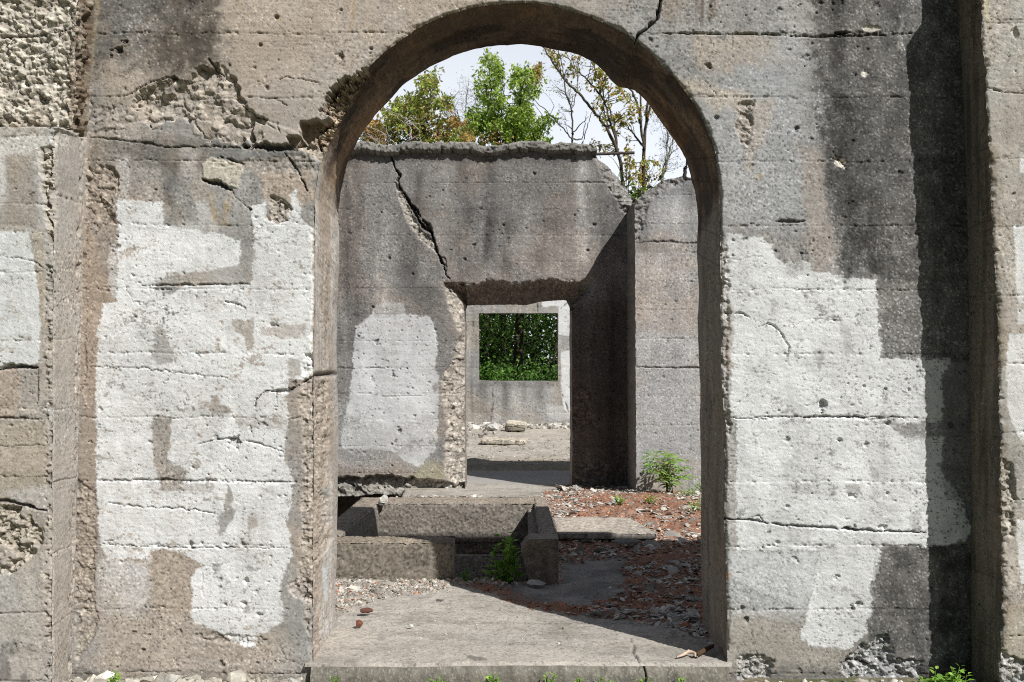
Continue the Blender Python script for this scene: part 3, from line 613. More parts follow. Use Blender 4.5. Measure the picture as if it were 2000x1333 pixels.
# right jamb: darker than the left, its shade put into the colour
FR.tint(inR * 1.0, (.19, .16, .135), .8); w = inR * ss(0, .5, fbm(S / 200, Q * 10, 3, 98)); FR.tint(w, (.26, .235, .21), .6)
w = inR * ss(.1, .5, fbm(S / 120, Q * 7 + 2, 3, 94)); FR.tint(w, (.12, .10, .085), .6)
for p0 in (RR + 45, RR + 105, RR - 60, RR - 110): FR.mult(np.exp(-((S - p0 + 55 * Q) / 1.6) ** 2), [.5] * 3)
FR.H += .004 * fbm(S / 45, Q * 3, 3, 90) + .0015 * fbm(S / 7, Q * 20, 3, 96)
env = np.sin(np.clip(Q, 0, 1) * math.pi) ** .4
fx, fy, fz = world_pt(AFd[:, 0], AFd[:, 1], D0); bx, by, bz = world_pt(ABd[:, 0], ABd[:, 1], DB)
# bow the transition near the front so that it starts exactly on the broken edge
Yr = y0[None] + (T1 - y0[None]) * Q; ql = (Yr / T1).clip(0, 1)
Xr = fx + (bx - fx) * ql; Zr = fz + (bz - fz) * ql
tx = np.gradient(fx); tz = np.gradient(fz); ln = np.hypot(tx, tz) + 1e-9; nx_, nz_ = tz / ln, -tx / ln       # towards the opening
hh = FR.H * env
Xr = Xr + nx_ * hh; Zr = Zr + nz_ * hh
# cheek keeps the front row on the grid edge
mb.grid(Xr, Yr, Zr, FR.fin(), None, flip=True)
# back face
Ub, Vb = np.meshgrid(np.arange(-60, 2100, 11.), np.arange(-30, 1320, 11.))
FB = Field(Ub, Vb, 5); FB.concrete(px=3.0, mm=8., board=125, speck=.2)
holeb = np.vstack([ABd, [[1372, 1500]], [[656, 1500]]])
Ub2, Vb2, kb = cutgrid(FB.U, FB.V, [holeb]); x, y, z = world_pt(Ub2, Vb2, DB); mb.grid(x, y + 0 * x, z, FB.fin(), kb, flip=True)
mb.build('arch_wall', M_CON, front_wall)

# ---- pilasters: one sheet over side face + front face
def pilaster(sign):
    ps = 1.8; rows = np.arange(-45, 1365, ps); sl = np.arange(0, 300 if sign > 0 else 330, ps); SS, VR = np.meshgrid(sl, rows)
    if sign > 0:
        ui = np.interp(rows, [-40, 0, 90, 250, 450, 900, 1360], [1860, 1865, 1876, 1884, 1890, 1896, 1898]); uo = np.interp(rows, [-40, 0, 250, 480, 630, 850, 1200, 1280, 1360], [1908, 1912, 1928, 1939, 1948, 1953, 1957, 1951, 1965]); pd = .26 + 0 * rows
        edge = fbm(rows / 16, rows * 0, 4, 15) * 4
    else:
        ui = np.interp(rows, [-40, 0, 270, 450, 700, 1000, 1250, 1360], [187, 185, 171, 163, 158, 150, 142, 140]); uo = np.interp(rows, [-40, 262, 276, 700, 1360], [152, 140, 107, 103, 101])
        pd = .26 - .115 * (1 - ss(262, 274, rows)); edge = fbm(rows / 60, rows * 0, 3, 19) * 2
    uo = uo + edge
    do = D0 - pd
    xi = (ui - VU) * D0 / FPX; xo = (uo - VU) * do / FPX; z = ZC - (rows - VV) * D0 / FPX
    ks = 108.0 * pd / .26
    k = (ks[:, None])
    tside = np.clip(SS / k, 0, 1); fs = np.clip(SS - k, 0, None)
    Xb = xi[:, None] + (xo - xi)[:, None] * tside + sign * fs * .0024
    Yb = -pd[:, None] * tside
    fmix = ss(-5, 3, SS - k)                       # 0 side, 1 front
    Upx = np.where(SS > k, uo[:, None] + sign * fs * D0 / do[:, None], uo[:, None] - sign * (k - SS))
    Vpx = np.where(SS > k, VV + (VR - VV) * D0 / do[:, None], VR) 
    P = Field(Upx, Vpx, 6 if sign > 0 else 9)
    fm = (SS > k).astype(np.float32)
    if sign > 0:
        P.concrete(tan=(.44, .40, .35), grey=(.42, .41, .38), board=133, v0=45, speck=.35, pits=.8)
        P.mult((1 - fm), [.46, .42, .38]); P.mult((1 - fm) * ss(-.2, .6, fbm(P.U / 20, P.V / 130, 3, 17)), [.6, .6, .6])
        bl = fm * ss(-.2, .3, fbm(P.U / 40, P.V / 60, 3, 3)) * (1 - ss(6, 26, fs)); P.mult(bl, [.7, .66, .6])
        for p, c, a in [([(1918, 0), (1930, -20), (1934, 40), (1930, 62)], (.60, .52, .34), .6), ([(1965, 1180), (2100, 1160), (2100, 1300), (1965, 1330)], (.44, .34, .22), .3), ([(2000, -40), (2120, -40), (2120, 60), (2000, 40)], (.3, .3, .3), .3)]:
            P.tint(P.poly(p, 5, 4) * fm, c, a)
        mm = P.poly([(1958, 900), (1974, 905), (1985, 960), (1978, 1050), (1960, 1050)], 3, 5) * fm; P.rough(mm, .0024, .03, (.48, .44, .38), 1.2, .9, .7)
        mm = P.poly([(1958, 1270), (2000, 1290), (2100, 1300), (2100, 1400), (1950, 1400)], 4, 6) * fm; P.rough(mm, .0024, .03, (.5, .5, .5), 1.2, .9, .6)
        for p, w, d in [([(1930, 172), (1960, 180), (2010, 186)], 1.6, .008), ([(1928, 38), (2040, 40)], 1.5, .006)]: P.crack(p, w, d, .5)
        mm = P.poly([(1973, 60), (1984, 52), (1990, 70), (1984, 78)], 1, 2) * fm; P.H -= mm * .014; P.tint(mm, (.6, .57, .5), .8)
        pp = np.clip(P.poly([(1979, 440), (2150, 440), (2150, 640), (1988, 632), (1985, 560)], 1.2, 2, 1.5) + P.poly([(1973, 655), (2150, 650), (2150, 880), (1990, 860), (1968, 795), (1966, 702)], 1.4, 3, 2) + P.poly([(1986, 1016), (2150, 1016), (2150, 1160), (1992, 1140), (1986, 1060)], 1.2, 2, 1.5) + P.poly([(1990, 300), (2150, 300), (2150, 345), (1992, 340)], 1.5, 2, 1.5), 0, 1) * fm
        P.paint(pp, (.70, .70, .685), .5)
        # chipped arris
        c = np.clip(1 - np.abs(SS - k) / 5, 0, 1); P.H -= c * .010 * (1 + P.w1); ch = np.clip(1 - np.abs(SS - k) / 11, 0, 1) * ss(.15, .5, fbm(P.V / 22, P.V * 0 + 4, 3, 8)); P.H -= .018 * ch
    else:
        P.concrete(tan=(.41, .37, .32), grey=(.36, .352, .335), board=133, v0=133, speck=.3, pits=1.0)
        up = (1 - ss(262, 274, VR + 6 * P.w1)).astype(np.float32)
        P.rough(up, .0024, .034, (.56, .515, .44), 1.7, .95, .92)
        P.mult(up * (1 - ss(0, 34, fs)) * ss(-.3, .5, fbm(P.U / 20, P.V / 50, 3, 13)), [.5, .45, .4])
        P.mult(up * ss(.15, .5, fbm(P.U / 80, P.V / 50, 3, 33)), [.72, .70, .68])
        P.tint((P.poly([(-80, 268), (150, 264), (160, 300), (60, 306), (-80, 296)], 3, 5)), (.62, .60, .56), .7)
        low = 1 - up
        for p, c, a, so in [([(0, 300), (14, 300), (16, 390), (2, 410)], (.62, .60, .57), .6, 4), ([(70, 290), (104, 300), (100, 420), (74, 400)], (.56, .53, .49), .6, 6), ([(14, 300), (66, 300), (70, 440), (10, 440)], (.34, .29, .24), .6, 8),
                            ([(66, 450), (84, 450), (90, 640), (78, 650)], (.43, .36, .27), .5, 5), ([(-80, 720), (36, 720), (34, 820), (-80, 830)], (.40, .31, .24), .5, 6), ([(40, 735), (74, 735), (74, 790), (40, 800)], (.34, .31, .28), .6, 4),
                            ([(-80, 830), (90, 820), (90, 950), (-80, 960)], (.40, .345, .27), .6, 10), ([(16, 960), (90, 950), (96, 1000), (20, 985)], (.56, .55, .54), .4, 8), ([(-80, 1120), (80, 1120), (96, 1400), (-80, 1400)], (.48, .46, .43), .4, 20)]:
            P.tint(P.poly(p, so, 5) * low * fm, c, a)
        dk = P.poly([(-80, 1240), (60, 1260), (80, 1400), (-80, 1400)], 16, 16) * fm; P.mult(dk * ss(-.3, .4, fbm(P.U / 18, P.V / 18, 3, 9)), [.55] * 3)
        mm = P.poly([(-80, 985), (60, 990), (84, 1020), (82, 1060), (60, 1090), (30, 1120), (-80, 1130)], 2.5, 5) * fm; mm = mm * ss(-.5, .1, fbm(P.U / 26, P.V / 20, 3, 27)); P.rough(mm, .0024, .022, (.46, .41, .33), 1.3, .6, .7); P.H -= mm * .006
        mm = P.poly([(78, 290), (118, 280), (112, 440), (100, 500), (88, 420)], 3, 5) * low; P.rough(mm, .0024, .026, (.50, .45, .38), 1.4, .7, .8)
        mm = np.clip(1 - np.abs(SS - k - 8) / 9, 0, 1) * ss(.2, .6, fbm(P.V / 9, P.U / 9, 3, 7)) * low; P.H -= .014 * mm; P.mult(mm, [.6, .55, .5])
        c = np.clip(1 - np.abs(SS - k) / 6, 0, 1); P.H -= c * .010 * (1 + P.w1)
        pits = np.exp(-((SS - k - 3) / 3.0) ** 2) * ss(.25, .5, fbm(P.V / 8, P.V * 0, 3, 3) + .7 * vn(P.V / 60, P.V * 0, 5)) * low; P.H -= .012 * pits; P.mult(pits, [.5] * 3)
        # side face: pale, pitted
        sd_ = (1 - fm) * low; P.tint(sd_, (.43, .39, .35), .55); ed = sd_ * (1 - ss(10, 30, SS)) * ss(-.2, .4, fbm(P.V / 30, P.U / 10, 3, 4)); P.rough(ed, .0024, .02, (.42, .36, .30), 1.2, .9, .6)
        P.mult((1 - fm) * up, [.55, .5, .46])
        for p, w, d in [([(-80, 722), (0, 720), (40, 716), (75, 718)], 5, .035), ([(74, 722), (74, 790)], 2, .01), ([(-80, 980), (10, 980), (50, 988), (90, 1000)], 3.5, .02), ([(-60, 816), (40, 818), (100, 818)], 2.4, .012), ([(0, 500), (60, 508), (140, 560)], 1.5, .007), ([(0, 70), (80, 66), (150, 50)], 4, .02), ([(-20, 870), (30, 872), (100, 868)], 1.2, .004)]: P.crack(p, w, d, .35)
        pp = P.poly([(-90, 455), (0, 455), (58, 452), (64, 500), (75, 560), (80, 640), (76, 708), (50, 714), (0, 722), (-90, 722)], 1.4, 3, 2) * fm; P.paint(pp, (.70, .715, .715), .5)
        pp = P.poly([(-90, 310), (4, 300), (10, 380), (-90, 420)], 3, 3, 3) * fm * .6; P.paint(pp, (.68, .68, .66), .5)
    fade = np.clip(SS / 6, 0, 1)
    Xd = Xb - sign * (1 - fmix) * P.H * fade; Yd = Yb - fmix * P.H
    Zd = z[:, None] + 0 * SS
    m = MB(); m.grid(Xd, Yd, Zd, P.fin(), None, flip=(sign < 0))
    xe = Xd[:, -1].mean(); 
    o = m.build('pilaster', M_CON, front_wall)
    return xe, float(np.mean(Yd[:, -1]))
xr, yr = pilaster(1); xl, yl = pilaster(-1)
# continuation of the wall outside the picture: solid blocks butted to the detailed sheets
mb = MB(); cc = (.40, .37, .33); zt = ZC + (VV + 30) * D0 / FPX
def slab_noise(mb, x0, x1, y, z0, z1, seed, facing=-1, step=.0085, sc=420., px=1.4, mm=2.4, board=125, k=1.0):
    xs = np.arange(x0, x1 + step, step); zs = np.arange(z0, z1 + step, step); xs[-1] = x1; zs[-1] = z1
    A, Bz = np.meshgrid(xs, zs); f = Field(VU + A * sc, VV - (Bz - ZC) * sc, seed); f.concrete(px=px, mm=mm, board=board, v0=65, speck=.5); f.mult(ss(-.1, .6, fbm(A * .9, Bz * .35, 4, seed + 3)), [.62] * 3)
    mb.grid(A, y + 0 * A + facing * f.H * k * np.minimum(1, np.minimum(A - x0, x1 - A) / .05).clip(0, 1), Bz, f.fin(), flip=(facing > 0) ^ True)
TOPW = zt + .16
slab_noise(mb, -5.0, xl, -.245, -.15, zt + .6, 2); slab_noise(mb, xr, 5.0, -.245, -.15, zt + .6, 3)
slab_noise(mb, xl, xr, -.003, zt - .002, TOPW, 4)
for p in ((-5.0, xl), (xr, 5.0)):
    mb.box(p[0], p[1], -.20, 0, -.15, zt + .59, cc); mb.box(p[0], p[1], .002, T1, -.15, TOPW - .01, cc)
mb.box(xl - .0, xl + .50, -.12, -.004, zt + .001, zt + .58, cc); mb.box(xr - .47, xr - .002, -.24, -.004, zt + .001, zt + .58, cc)
mb.box(xl + .001, xr - .001, .012, T1 - .002, zt + .001, TOPW - .01, cc)
mb.build('upper_wall', M_CON, front_wall)
def chips(F, a=.9):
    fa, _, ia = worley(F.U / 4.0, F.V / 4.0, 5); F.G += a * (ia > .84) * (1 - ss(.16, .36, fa)); F.G *= 1 - .4 * (ia < .12) * (1 - ss(.16, .36, fa))
# ================================================================== SECOND WALL (doorway with broken lintel)
D2 = 11.24; T2 = .5; Y2 = D2 - D0
PX2 = D2 / D0 * 1.0      # metres per pixel relative to the front wall (2.42x)
P2 = 1.45; u0, v0 = 596., 292.
U, V = np.meshgrid(np.arange(u0, 1266, P2), np.arange(v0, 990, P2))
W = Field(U, V, 12)
# in this field one pixel is 5.8 mm
W.concrete(tan=(.325, .29, .26), grey=(.285, .275, .262), px=.5, mm=5.8, board=51.5, v0=305.5, speck=.75, pits=1.5, streak=.10, lines=.8, jointjit=1.2)
chips(W); W.C *= (.84 - .14 * ss(.0, .6, fbm(W.U / 60, W.V / 110, 3, 61)) * (W.V < 600))[..., None]
def vstreak(F, u, w, v0_, v1_, k, sd=0):
    uu = F.U + 5 * vn(F.V / 60, F.V * 0 + sd, 4)
    m = np.exp(-((uu - u) / w) ** 2) * ss(v0_ - 25, v0_ + 10, F.V) * (1 - ss(v1_ - 40, v1_ + 10, F.V)) * np.clip(.75 + .6 * fbm(F.U / 12, F.V / 40, 3, sd), 0, 1)
    F.mult(m, [k ** 1.7] * 3)
for a in [(680, 22, 310, 700, .70), (700, 12, 320, 480, .80), (752, 14, 420, 620, 1.28), (805, 22, 400, 600, .72), (815, 9, 300, 420, .75), (905, 26, 320, 545, .72), (955, 14, 310, 520, .62), (948, 6, 300, 545, .8), (990, 20, 430, 560, .74), (870, 8, 300, 420, 1.15), (1060, 12, 400, 545, .84), (1140, 13, 300, 545, 1.38), (1180, 18, 320, 520, .76), (1210, 14, 340, 500, .8), (1020, 10, 440, 545, 1.12), (880, 14, 480, 560, 1.15), (735, 30, 500, 600, 1.15), (700, 10, 560, 930, .9), (1150, 10, 560, 960, 1.2), (1195, 14, 560, 960, .7), (830, 18, 560, 640, .8)]:
    vstreak(W, a[0], a[1], a[2], a[3], a[4], int(a[0]) % 7)
W.mult(ss(1095, 1125, W.U) * ss(560, 620, W.V), [.50, .46, .43])  # shadow cast by the stub wall, also darkened into the colour
W.mult(W.poly([(600, 285), (1260, 285), (1260, 318), (600, 318)], 4, 4), [.72] * 3)
W.tint(W.poly([(656, 900), (870, 905), (905, 950), (656, 945)], 6, 6), (.38, .32, .255), .5)
W.tint(W.poly([(816, 905), (858, 900), (872, 935), (800, 942)], 3, 4), (.34, .32, .21), .6)
W.tint(W.poly([(596, 780), (850, 775), (840, 915), (596, 915)], 12, 10), (.40, .40, .39), .45)
# paint
pm = W.poly([(736, 594), (790, 592), (794, 615), (838, 618), (850, 640), (856, 670), (850, 720), (858, 740), (856, 815), (850, 880), (816, 912), (800, 905), (760, 880), (666, 876), (668, 835), (680, 790), (690, 700), (694, 640), (722, 620)], 1.5, 2.5, 1.5)
gg = 1 - .35 * W.poly([(664, 800), (760, 830), (850, 810), (850, 905), (664, 880)], 6, 6)
gg *= 1 - .5 * W.poly([(734, 592), (792, 590), (794, 614), (730, 618)], 2, 2, 2)
W.paint(pm * gg, (.66, .67, .67), .5)
for i, (u, v, r) in enumerate([(795, 720, 2.6), (735, 668, 2.4), (815, 660, 2), (760, 505, 3.2), (745, 415, 2.5), (806, 535, 2.4), (983, 440, 3), (908, 506, 2.5), (865, 372, 2.4), (780, 842, 3), (765, 868, 2.5), (765, 910, 2), (1090, 560, 2), (1160, 440, 2.4), (1122, 420, 3), (1044, 340, 2), (925, 480, 2), (850, 645, 2), (728, 600, 3.2), (1148, 490, 3)]): W.hole(u, v, r, .02)
rs = np.random.RandomState(3)
for i in range(26): W.hole(690 + 160 * rs.rand(), 640 + 250 * rs.rand(), 1.2 + rs.rand(), .012)
# open crack
crk = [(766, 292), (770, 320), (778, 340), (781, 362), (796, 392), (806, 412), (822, 438), (842, 458), (852, 482), (858, 500), (866, 520), (876, 545)]
W.crack(crk, 3.2, .08, .28, 3.4); W.crack([(800, 395), (815, 415), (835, 440), (845, 462)], 4.0, .07, .35, 3.5)
W.crack([(858, 500), (870, 506), (872, 530)], 1.5, .02, .5, 2)
mm = W.poly([(772, 355), (784, 372), (800, 410), (820, 448), (850, 475), (850, 492), (820, 470), (792, 430), (776, 385)], 2, 3); W.rough(mm, .0058, .03, (.42, .385, .335), 1.2, .5, .75); W.H -= mm * .012
W.crack([(1110, 356), (1190, 357)], 1.6, .01, .5, .8); W.crack([(656, 720), (760, 719)], 1.4, .01, .5, .8); W.crack([(745, 775), (830, 773)], 1.2, .008, .5, .8)
# broken upper right corner
mm = W.poly([(1150, 300), (1185, 308), (1215, 340), (1245, 384), (1250, 430), (1226, 430), (1210, 400), (1188, 372), (1172, 330)], 3, 4); W.rough(mm, .0058, .06, (.30, .285, .265), 1.5, .6, .6)
dia = ss(0, 40, (W.U - 1165) * .80 - (W.V - 300) * .62 + 12) * (W.V < 430); W.H -= .22 * dia * mm
# lintel underside broken back
front = np.interp(W.U[0], [596, 862, 880, 905, 960, 1000, 1040, 1062, 1100, 1130, 1152, 1168, 1180], [548, 549, 553, 560, 549, 556, 551, 547, 550, 552, 545, 536, 700]) + 2.5 * fbm(W.U[0] / 9, W.U[0] * 0, 3, 5)
back = np.interp(W.U[0], [596, 905, 1000, 1040, 1060, 1118, 1130, 1180], [592, 592, 591, 592, 586, 582, 590, 800])
lx = np.clip((W.V - 548) / 44, 0, 1); wob = 3 * W.w1
t = np.clip((W.V - front[None]) / (back - front)[None], 0, 1) * ss(0, 8, W.U + wob - (868 + 34 * lx)) * (1 - ss(0, 10, W.U + wob - (1158 - 38 * lx))) * (W.V < 606)
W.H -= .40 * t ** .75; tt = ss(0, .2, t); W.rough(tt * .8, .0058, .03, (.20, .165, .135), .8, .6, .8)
edge = np.exp(-((W.V - front[None]) / 4) ** 2) * (W.U > 870) * (W.U < 1160); W.rough(edge, .0058, .03, (.33, .30, .27), .8, .5, .6)
# broken left arris of the doorway (coarse stones, lit)
le = np.interp(W.V[:, 0], [540, 556, 575, 600, 650, 700, 740, 780, 830, 870, 900, 925, 950, 990], [862, 864, 868, 874, 898, 884, 860, 860, 872, 868, 862, 866, 882, 890]) + 4 * fbm(W.V[:, 0] / 12, W.V[:, 0] * 0, 3, 8)
t = np.clip((W.U - le[:, None]) / np.maximum(907 - le, 8)[:, None], 0, 1) * (W.V > 552) * (W.U < 909)
W.rough(ss(0, .15, t), .0058, .05, (.44, .40, .345), 1.4, .75, .8); W.H -= .16 * t ** 1.3
# undercut, rotten foot on the left
mm = W.poly([(596, 938), (700, 932), (770, 930), (850, 940), (905, 948), (905, 990), (596, 990)], 3, 5); W.rough(mm, .0058, .06, (.36, .34, .30), 1.5, .8, .75); W.H -= mm * .06
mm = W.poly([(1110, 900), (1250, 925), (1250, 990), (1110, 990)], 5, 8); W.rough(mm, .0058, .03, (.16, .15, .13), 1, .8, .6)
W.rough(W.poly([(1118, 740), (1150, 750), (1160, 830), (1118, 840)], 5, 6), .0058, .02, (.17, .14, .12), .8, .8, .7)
dh = [(908, 1000), (906, 800), (907, 650), (905, 604), (905, 593), (940, 592), (1000, 591), (1030, 592), (1045, 589), (1060, 585), (1090, 583), (1117, 582), (1117, 700), (1118, 850), (1117, 1000)]
DH = resample(dh, 2.0); DH[:, 0] += .8 * fbm(np.arange(len(DH)) / 5, 0, 3, 4); DH[:, 1] += .9 * fbm(np.arange(len(DH)) / 4, 3, 3, 6)
outl = [(590, 1010), (590, 297), (1158, 297), (1172, 310), (1188, 322), (1200, 336), (1214, 350), (1226, 366), (1238, 384), (1241, 396), (1250, 402), (1270, 402), (1270, 1010)]
OT = resample(outl, 2.5); OT[:, 1] += 4.5 * fbm(np.arange(len(OT)) / 6, 0, 4, 5) * (OT[:, 0] > 1150) * (OT[:, 1] < 420); OT[:, 0] += 4.0 * fbm(np.arange(len(OT)) / 6, 7, 4, 5) * (OT[:, 0] > 1150) * (OT[:, 1] < 400)
# ragged bottom on the left over the hole
OTb = [(590, 974), (640, 972), (700, 970), (735, 968), (790, 972), (800, 1010), (1270, 1010)]
poly_out = np.vstack([[[590, 974]], OT[(OT[:, 1] < 974)], [[1270, 1010], [800, 1010], [786, 974], (735, 966), (700, 971), (650, 972)]])
Ug, Vg, keep = cutgrid(W.U, W.V, [DH], poly_out)
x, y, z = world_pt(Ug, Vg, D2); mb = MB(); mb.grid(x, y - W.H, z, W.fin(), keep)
def rim(mb, F, pts, d, yb, u0, v0, pitch, col, n=8, closed=False, dark=1.0, scale=1.0, rough_=.006, seed=3):
    """thickness behind an outline: from the relief's edge back to depth yb"""
    if closed: pts = np.vstack([pts, pts[:1]])
    h = F.look(F.H, pts[:, 0], pts[:, 1], u0, v0, pitch); x, y, z = world_pt(pts[:, 0], pts[:, 1], d)
    q = np.linspace(0, 1, n)[:, None]; Y = (y - h)[None] * (1 - q) + yb * q
    i = np.arange(len(pts))[None] + 0 * q; N = fbm(i / 5, q * 6, 4, seed)
    X = x[None] + 0 * q + rough_ * N * np.sin(q * math.pi); Z = z[None] + 0 * q + rough_ * fbm(i / 5, q * 6 + 9, 4, seed) * np.sin(q * math.pi)
    C = np.asarray(col, np.float32) * (1 + .3 * N + .15 * fbm(i / 1.5, q * 20, 2, seed))[..., None]
    mb.grid(X, Y, Z, C.astype(np.float32))
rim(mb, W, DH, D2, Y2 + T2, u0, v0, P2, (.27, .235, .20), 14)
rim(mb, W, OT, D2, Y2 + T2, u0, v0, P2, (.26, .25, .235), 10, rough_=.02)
ub, vb = np.meshgrid(np.arange(590, 1280, 8.), np.arange(292, 1010, 8.)); FBk = Field(ub, vb, 4); FBk.concrete(px=.6, mm=5.8, board=51.5)
a, b, kk = cutgrid(FBk.U, FBk.V, [DH], poly_out); x, y, z = world_pt(a, b, D2); mb.grid(x, y + T2, z, FBk.fin(), kk, flip=True)
inner = thing('doorway_wall', 'grey concrete wall beyond the arch with a square doorway and long diagonal crack', 'wall', None, (-.6, Y2, 0))
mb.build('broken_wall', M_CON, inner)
# rotten capping slab
nu = 520; uu = np.linspace(560, 1166, nu); th = np.linspace(0, 2 * math.pi, 72, endpoint=False)
A, TH = np.meshgrid(uu, np.append(th, th[0])); xc, _, _ = world_pt(A, 290, D2 - .05)
top = 3.80 + .035 * fbm(A / 45, 0 * A, 4, 3); hh = (.085 + .012 * fbm(A / 60, 0 * A + 5, 3, 6)) * np.clip((1170 - A) / 22, .35, 1) ** .5
cs, sn = np.cos(TH), np.sin(TH)
bx = np.sign(cs) * np.abs(cs) ** .5; bz = np.sign(sn) * np.abs(sn) ** .6
yb_ = Y2 + .28 + bx * .36; zb_ = top - .065 + bz * hh * .85; q1 = A; q2 = zb_ * 173 + np.where(cs < 0, 0, 900) + yb_ * 60
N = fbm(q1 / 9, q2 / 7, 5, 9, .7); wv, _, idn = worley(q1 / 7, q2 / 5, 3); w2v, _, id2 = worley(q1 / 18, q2 / 12, 5)
off = .012 * N + .020 * (idn - .5) + .016 * (id2 - .5); off[-1] = off[0]
yc = yb_ + np.sign(cs) * np.abs(cs) ** .5 * off; zc = zb_ + sn * off * .6 - .012 * (id2 < .25) * (sn > .2)
yc[-1] = yc[0]; zc[-1] = zc[0]
cc = np.array([.24, .23, .21]) * (1 + .35 * N + .4 * (idn - .5) + .12 * fbm(A / 30, TH, 3, 2) - .4 * ss(.4, .7, wv))[..., None]
mb = MB(); mb.grid(xc, yc, zc, cc.astype(np.float32), flip=False)
mb.build('capping', M_CON, inner)
def tube(mb, pts, rad, col, k=8, cap=True):
    pts = np.asarray(pts, float); rad = np.broadcast_to(np.asarray(rad, float), (len(pts),)); n = len(pts)
    t = np.gradient(pts, axis=0); t /= np.linalg.norm(t, axis=1)[:, None] + 1e-9
    up = np.where(np.abs(t[:, 2:3]) > .9, [[1., 0, 0]], [[0, 0, 1.]]); a = np.cross(t, up); a /= np.linalg.norm(a, axis=1)[:, None] + 1e-9; b = np.cross(t, a)
    th = np.linspace(0, 2 * math.pi, k, endpoint=False)
    v = pts[:, None] + rad[:, None, None] * (np.cos(th)[None, :, None] * a[:, None] + np.sin(th)[None, :, None] * b[:, None])
    f = []
    for i in range(n - 1):
        j = np.arange(k); f.append(np.stack([i * k + j, i * k + (j + 1) % k, (i + 1) * k + (j + 1) % k, (i + 1) * k + j], 1))
    mb.add(v.reshape(-1, 3), np.concatenate(f), col)
    if cap: mb.add(v[-1], [list(range(k))], col, False); mb.add(v[0], [list(range(k))[::-1]], col, False)
xa, _, za = world_pt(1120, 303, D2 + .1); xb, _, zb = world_pt(1239, 299, D2 + .1)
mb = MB(); tube(mb, np.linspace((xa, Y2 + .1, za), (xb, Y2 + .1, zb), 20) + np.random.RandomState(1).randn(20, 3) * .0015, .017, (.07, .05, .045)); mb.build('iron_bar', attr_mat('iron', rough=.7, spec=.4), inner)

# ================================================================== RIGHT-HAND STUB WALL, nearer than the doorway wall
D2b = 10.45; Yb = D2b - D0; P2b = 1.5; u1, v1 = 1236., 330.
U, V = np.meshgrid(np.arange(u1, 1640, P2b), np.arange(v1, 975, P2b)); G = Field(U, V, 17)
G.concrete(tan=(.37, .34, .31), grey=(.36, .36, .355), px=.5, mm=5.4, board=56.2, v0=381, speck=.75, pits=1.4, streak=.10, jointjit=1.0)
chips(G, .6); G.mult(G.poly([(1230, 330), (1650, 330), (1650, 400), (1300, 380), (1230, 420)], 12, 8), [.62] * 3)
for a in [(1255, 14, 400, 500, .75), (1285, 16, 470, 700, 1.12), (1320, 14, 390, 520, 1.15), (1350, 12, 370, 480, .8), (1345, 14, 470, 900, 1.1), (1265, 12, 580, 700, 1.1)]: vstreak(G, *a, sd=int(a[0]) % 5)
G.tint(G.poly([(1240, 575), (1372, 575), (1372, 660), (1240, 650)], 14, 10), (.42, .35, .29), .35); G.tint(G.poly([(1240, 715), (1372, 715), (1372, 900), (1240, 900)], 18, 10), (.40, .405, .41), .6)
G.mult(G.poly([(1236, 465), (1420, 466), (1420, 500), (1236, 496)], 4, 4), [.8] * 3)
G.crack([(1240, 718), (1330, 719), (1420, 719)], 1.8, .012, .45, .8); G.crack([(1240, 474), (1300, 473), (1420, 476)], 2.2, .014, .5, 1.5)
mm = G.poly([(1236, 340), (1330, 340), (1350, 352), (1300, 372), (1270, 392), (1262, 430), (1248, 470), (1236, 470)], 3, 4); G.rough(mm, .0054, .04, (.30, .29, .275), 1, .6, .6)
top = np.array([(1241, 402), (1243, 390), (1256, 380), (1268, 370), (1280, 364), (1292, 352), (1305, 348), (1330, 345), (1352, 346), (1400, 350), (1500, 344), (1650, 348)]); TP = resample(top, 2.5); TP[:, 1] += 1.8 * fbm(np.arange(len(TP)) / 4, 0, 3, 3)
lft = resample([(1243, 990), (1242, 800), (1241, 600), (1240, 402)], 3); lft[:, 0] += .9 * fbm(np.arange(len(lft)) / 3, 0, 3, 6)
ring = np.vstack([lft, TP[1:]]); po = np.vstack([ring, [[1650, 990]]])
a, b, kk = cutgrid(G.U, G.V, [], po); x, y, z = world_pt(a, b, D2b); mb = MB(); mb.grid(x, y - G.H, z, G.fin(), kk)
rim(mb, G, ring, D2b, Y2 + .02, u1, v1, P2b, (.24, .22, .20), 12, rough_=.02)
x, y, z = world_pt(1242, 990, D2b)
stub = thing('stub_wall', 'pale concrete wall stub with sloping broken top, right of the square doorway', 'wall', None, (1.9, Yb, 0)); mb.build('broken_stub', M_CON, stub)

# ================================================================== THIRD WALL with the window
D3 = 20.; Y3 = D3 - D0; u3, v3 = 850., 520.; P3 = 1.5
U, V = np.meshgrid(np.arange(u3, 1180, P3), np.arange(v3, 850, P3)); K = Field(U, V, 21)
K.concrete(tan=(.36, .33, .29), grey=(.33, .325, .315), px=.35, mm=10.3, board=29.5, v0=600, speck=.6, pits=1.0, jointjit=.6, lines=.7)
for a in [(945, 12, 745, 830, .75), (990, 8, 745, 820, .72), (1030, 8, 745, 800, .75), (1060, 10, 745, 800, .78), (925, 6, 600, 830, .82), (1010, 6, 745, 830, 1.15)]: vstreak(K, *a, sd=int(a[0]) % 5)
K.mult(K.poly([(935, 742), (1092, 742), (1092, 756), (935, 756)], 3, 2), [.75] * 3)
pp = np.clip(K.poly([(1058, 560), (1130, 560), (1130, 608), (1096, 606), (1092, 598), (1060, 600)], 1, 1.2) + K.poly([(1091, 600), (1113, 600), (1112, 656), (1092, 655)], 1, 1) + K.poly([(1096, 688), (1118, 684), (1118, 812), (1102, 800), (1096, 760)], 1, 1.2) + .4 * K.poly([(1066, 790), (1118, 790), (1118, 822), (1070, 820)], 3, 2), 0, 1)
